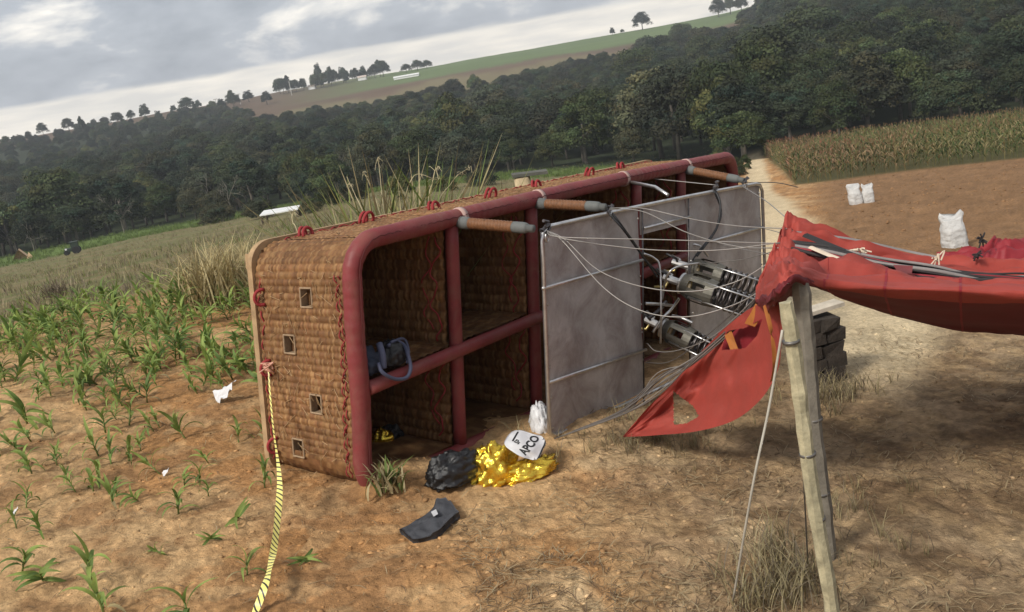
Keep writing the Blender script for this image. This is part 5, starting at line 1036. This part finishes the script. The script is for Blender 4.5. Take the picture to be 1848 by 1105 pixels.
obj('body', *obox(b+e1*(-4*s_)+[0, 0, 9*s_], e1*8*s_, e2*4.5*s_, [0, 0, 3*s_]), dk, tr_); obj('cab', *obox(b+e1*6*s_+[0, 0, 15*s_], e1*6*s_, e2*5*s_, [0, 0, 6*s_]), dk, tr_); obj('cab_roof', *obox(b+e1*6*s_+[0, 0, 21.8*s_], e1*7*s_, e2*6*s_, [0, 0, .8*s_]), dk, tr_)
obj('headlight', *obox(b+e1*(-9*s_)-e2*4.7*s_+[0, 0, 11*s_], e1*1.6*s_, e2*.3*s_, [0, 0, 1.4*s_]), roofw, tr_)
for (a, r) in ((-9, 4.5), (8, 7)):
    for sg in (-1, 1): c = b+e1*a*s_+e2*sg*5.2*s_+[0, 0, r*s_]; obj('wheel', *tube([c-e2*1.3*s_, c+e2*1.3*s_], r*s_, 16), blk, tr_)
# straw stump with a board, right behind the basket
c = px(945, 345, 9.6); gz = float(hz(c[0], c[1])); stp = thing('stump', (c[0], c[1], gz), 'straw coloured stump with a dark board on it showing over basket top', 'stump'); n = 16; V = []; tp = px(946, 319, 9.6)[2]
for k in range(8):
    z = gz+(tp-gz)*k/7
    for a in np.linspace(0, 2*math.pi, n, endpoint=False): rr = .078*(1.25-.3*k/7)*(1+.25*(vnoise(math.cos(a)*2, math.sin(a)*2, k*.7, 200)-.5)); V.append((c[0]+rr*math.cos(a), c[1]+rr*math.sin(a), z))
obj('stump_body', np.array(V), [(k*n+i, k*n+(i+1) % n, (k+1)*n+(i+1) % n, (k+1)*n+i) for k in range(7) for i in range(n)]+[tuple(7*n+i for i in range(n))], mat('straw_mud', (.46, .36, .22), rough=.95, var=.3, scale=14, bump=.6, bscale=40), stp, True)
bc = px(955, 311, 9.6); obj('board', *obox((bc[0], bc[1], tp+.02), CR*.17+CU*.02, nrm([CF[0], CF[1], 0])*.09, (0, 0, .014)), mat('dark_board', (.10, .10, .085), rough=.9, var=.3), stp)
# utility poles and far white buildings
concrete = mat('pale_concrete', (.5, .49, .46), rough=.9)
for k, (x, y, hp) in enumerate(((528, 178, 24), (437, 200, 18), (395, 207, 16))):
    D = (x-IW/2)/F*CR-(y-IH/2)/F*CU+CF; dd = 640; q_ = D/math.hypot(D[0], D[1])*dd; h = hp*dd/F; z = float(hz(q_[0], q_[1])); th = thing('utility_pole', (q_[0], q_[1], z), ('tall pale utility pole before the hilltop windbreak', 'utility pole above the wood on low skyline', 'short utility pole beside the narrow skyline tree')[k], 'utility pole'); obj('pole', *tube([(q_[0], q_[1], z-.5), (q_[0], q_[1], z+h)], .22, 6), concrete, th); obj('cross_arm', *tube([(q_[0]-1.2, q_[1], z+h*.93), (q_[0]+1.2, q_[1], z+h*.93)], .12, 5), timber, th)
for k, (x, y, wp, hp, l) in enumerate(((735, 146, 44, 5, 'long low white greenhouse roof on the far hillside field'), (655, 146, 14, 7, 'small white farm building beside the hilltop windbreak'), (565, 165, 12, 7, 'white farmhouse half hidden under the hilltop windbreak'))):
    D = (x-IW/2)/F*CR-(y-IH/2)/F*CU+CF; dd = 600 if k == 0 else 680; q_ = D/math.hypot(D[0], D[1])*dd; z = float(hz(q_[0], q_[1])); s_ = dd/F; th = thing('farm_building', (q_[0], q_[1], z), l, 'building'); c = np.array([q_[0], q_[1], z]); obj('wall', *far_box(c+[0, 0, hp*.35*s_], wp/2*s_, 3, hp*.35*s_), roofw, th)
    V = np.array([c+[-wp/2*s_-.3, -3.3, hp*.7*s_], c+[wp/2*s_+.3, -3.3, hp*.7*s_], c+[wp/2*s_+.3, 0, hp*1.15*s_], c+[-wp/2*s_-.3, 0, hp*1.15*s_], c+[wp/2*s_+.3, 3.3, hp*.7*s_], c+[-wp/2*s_-.3, 3.3, hp*.7*s_]]); obj('roof', V, [(0, 1, 2, 3), (3, 2, 4, 5)], roofw if k == 0 else mat('pale_tiles', (.5, .42, .36), rough=.8), th)

# ------------------------------------------------------------------ haze
hv = obox((0, 0, -15), (1600, 0, 0), (0, 1600, 0), (0, 0, 75)); hm = bpy.data.materials.new('haze'); hm.use_nodes = True; ht = hm.node_tree; ht.nodes.clear()
ho = N('ShaderNodeOutputMaterial', ht); pv_ = N('ShaderNodeVolumePrincipled', ht); pv_.inputs['Color'].default_value = (.86, .92, 1.0, 1); pv_.inputs['Density'].default_value = 0.00033; LK(pv_.outputs[0], ho.inputs['Volume'], ht)
hzo = obj('haze', *hv, hm, kind='stuff'); hzo['label'] = 'thin pale haze filling the whole valley'; hzo['category'] = 'haze'
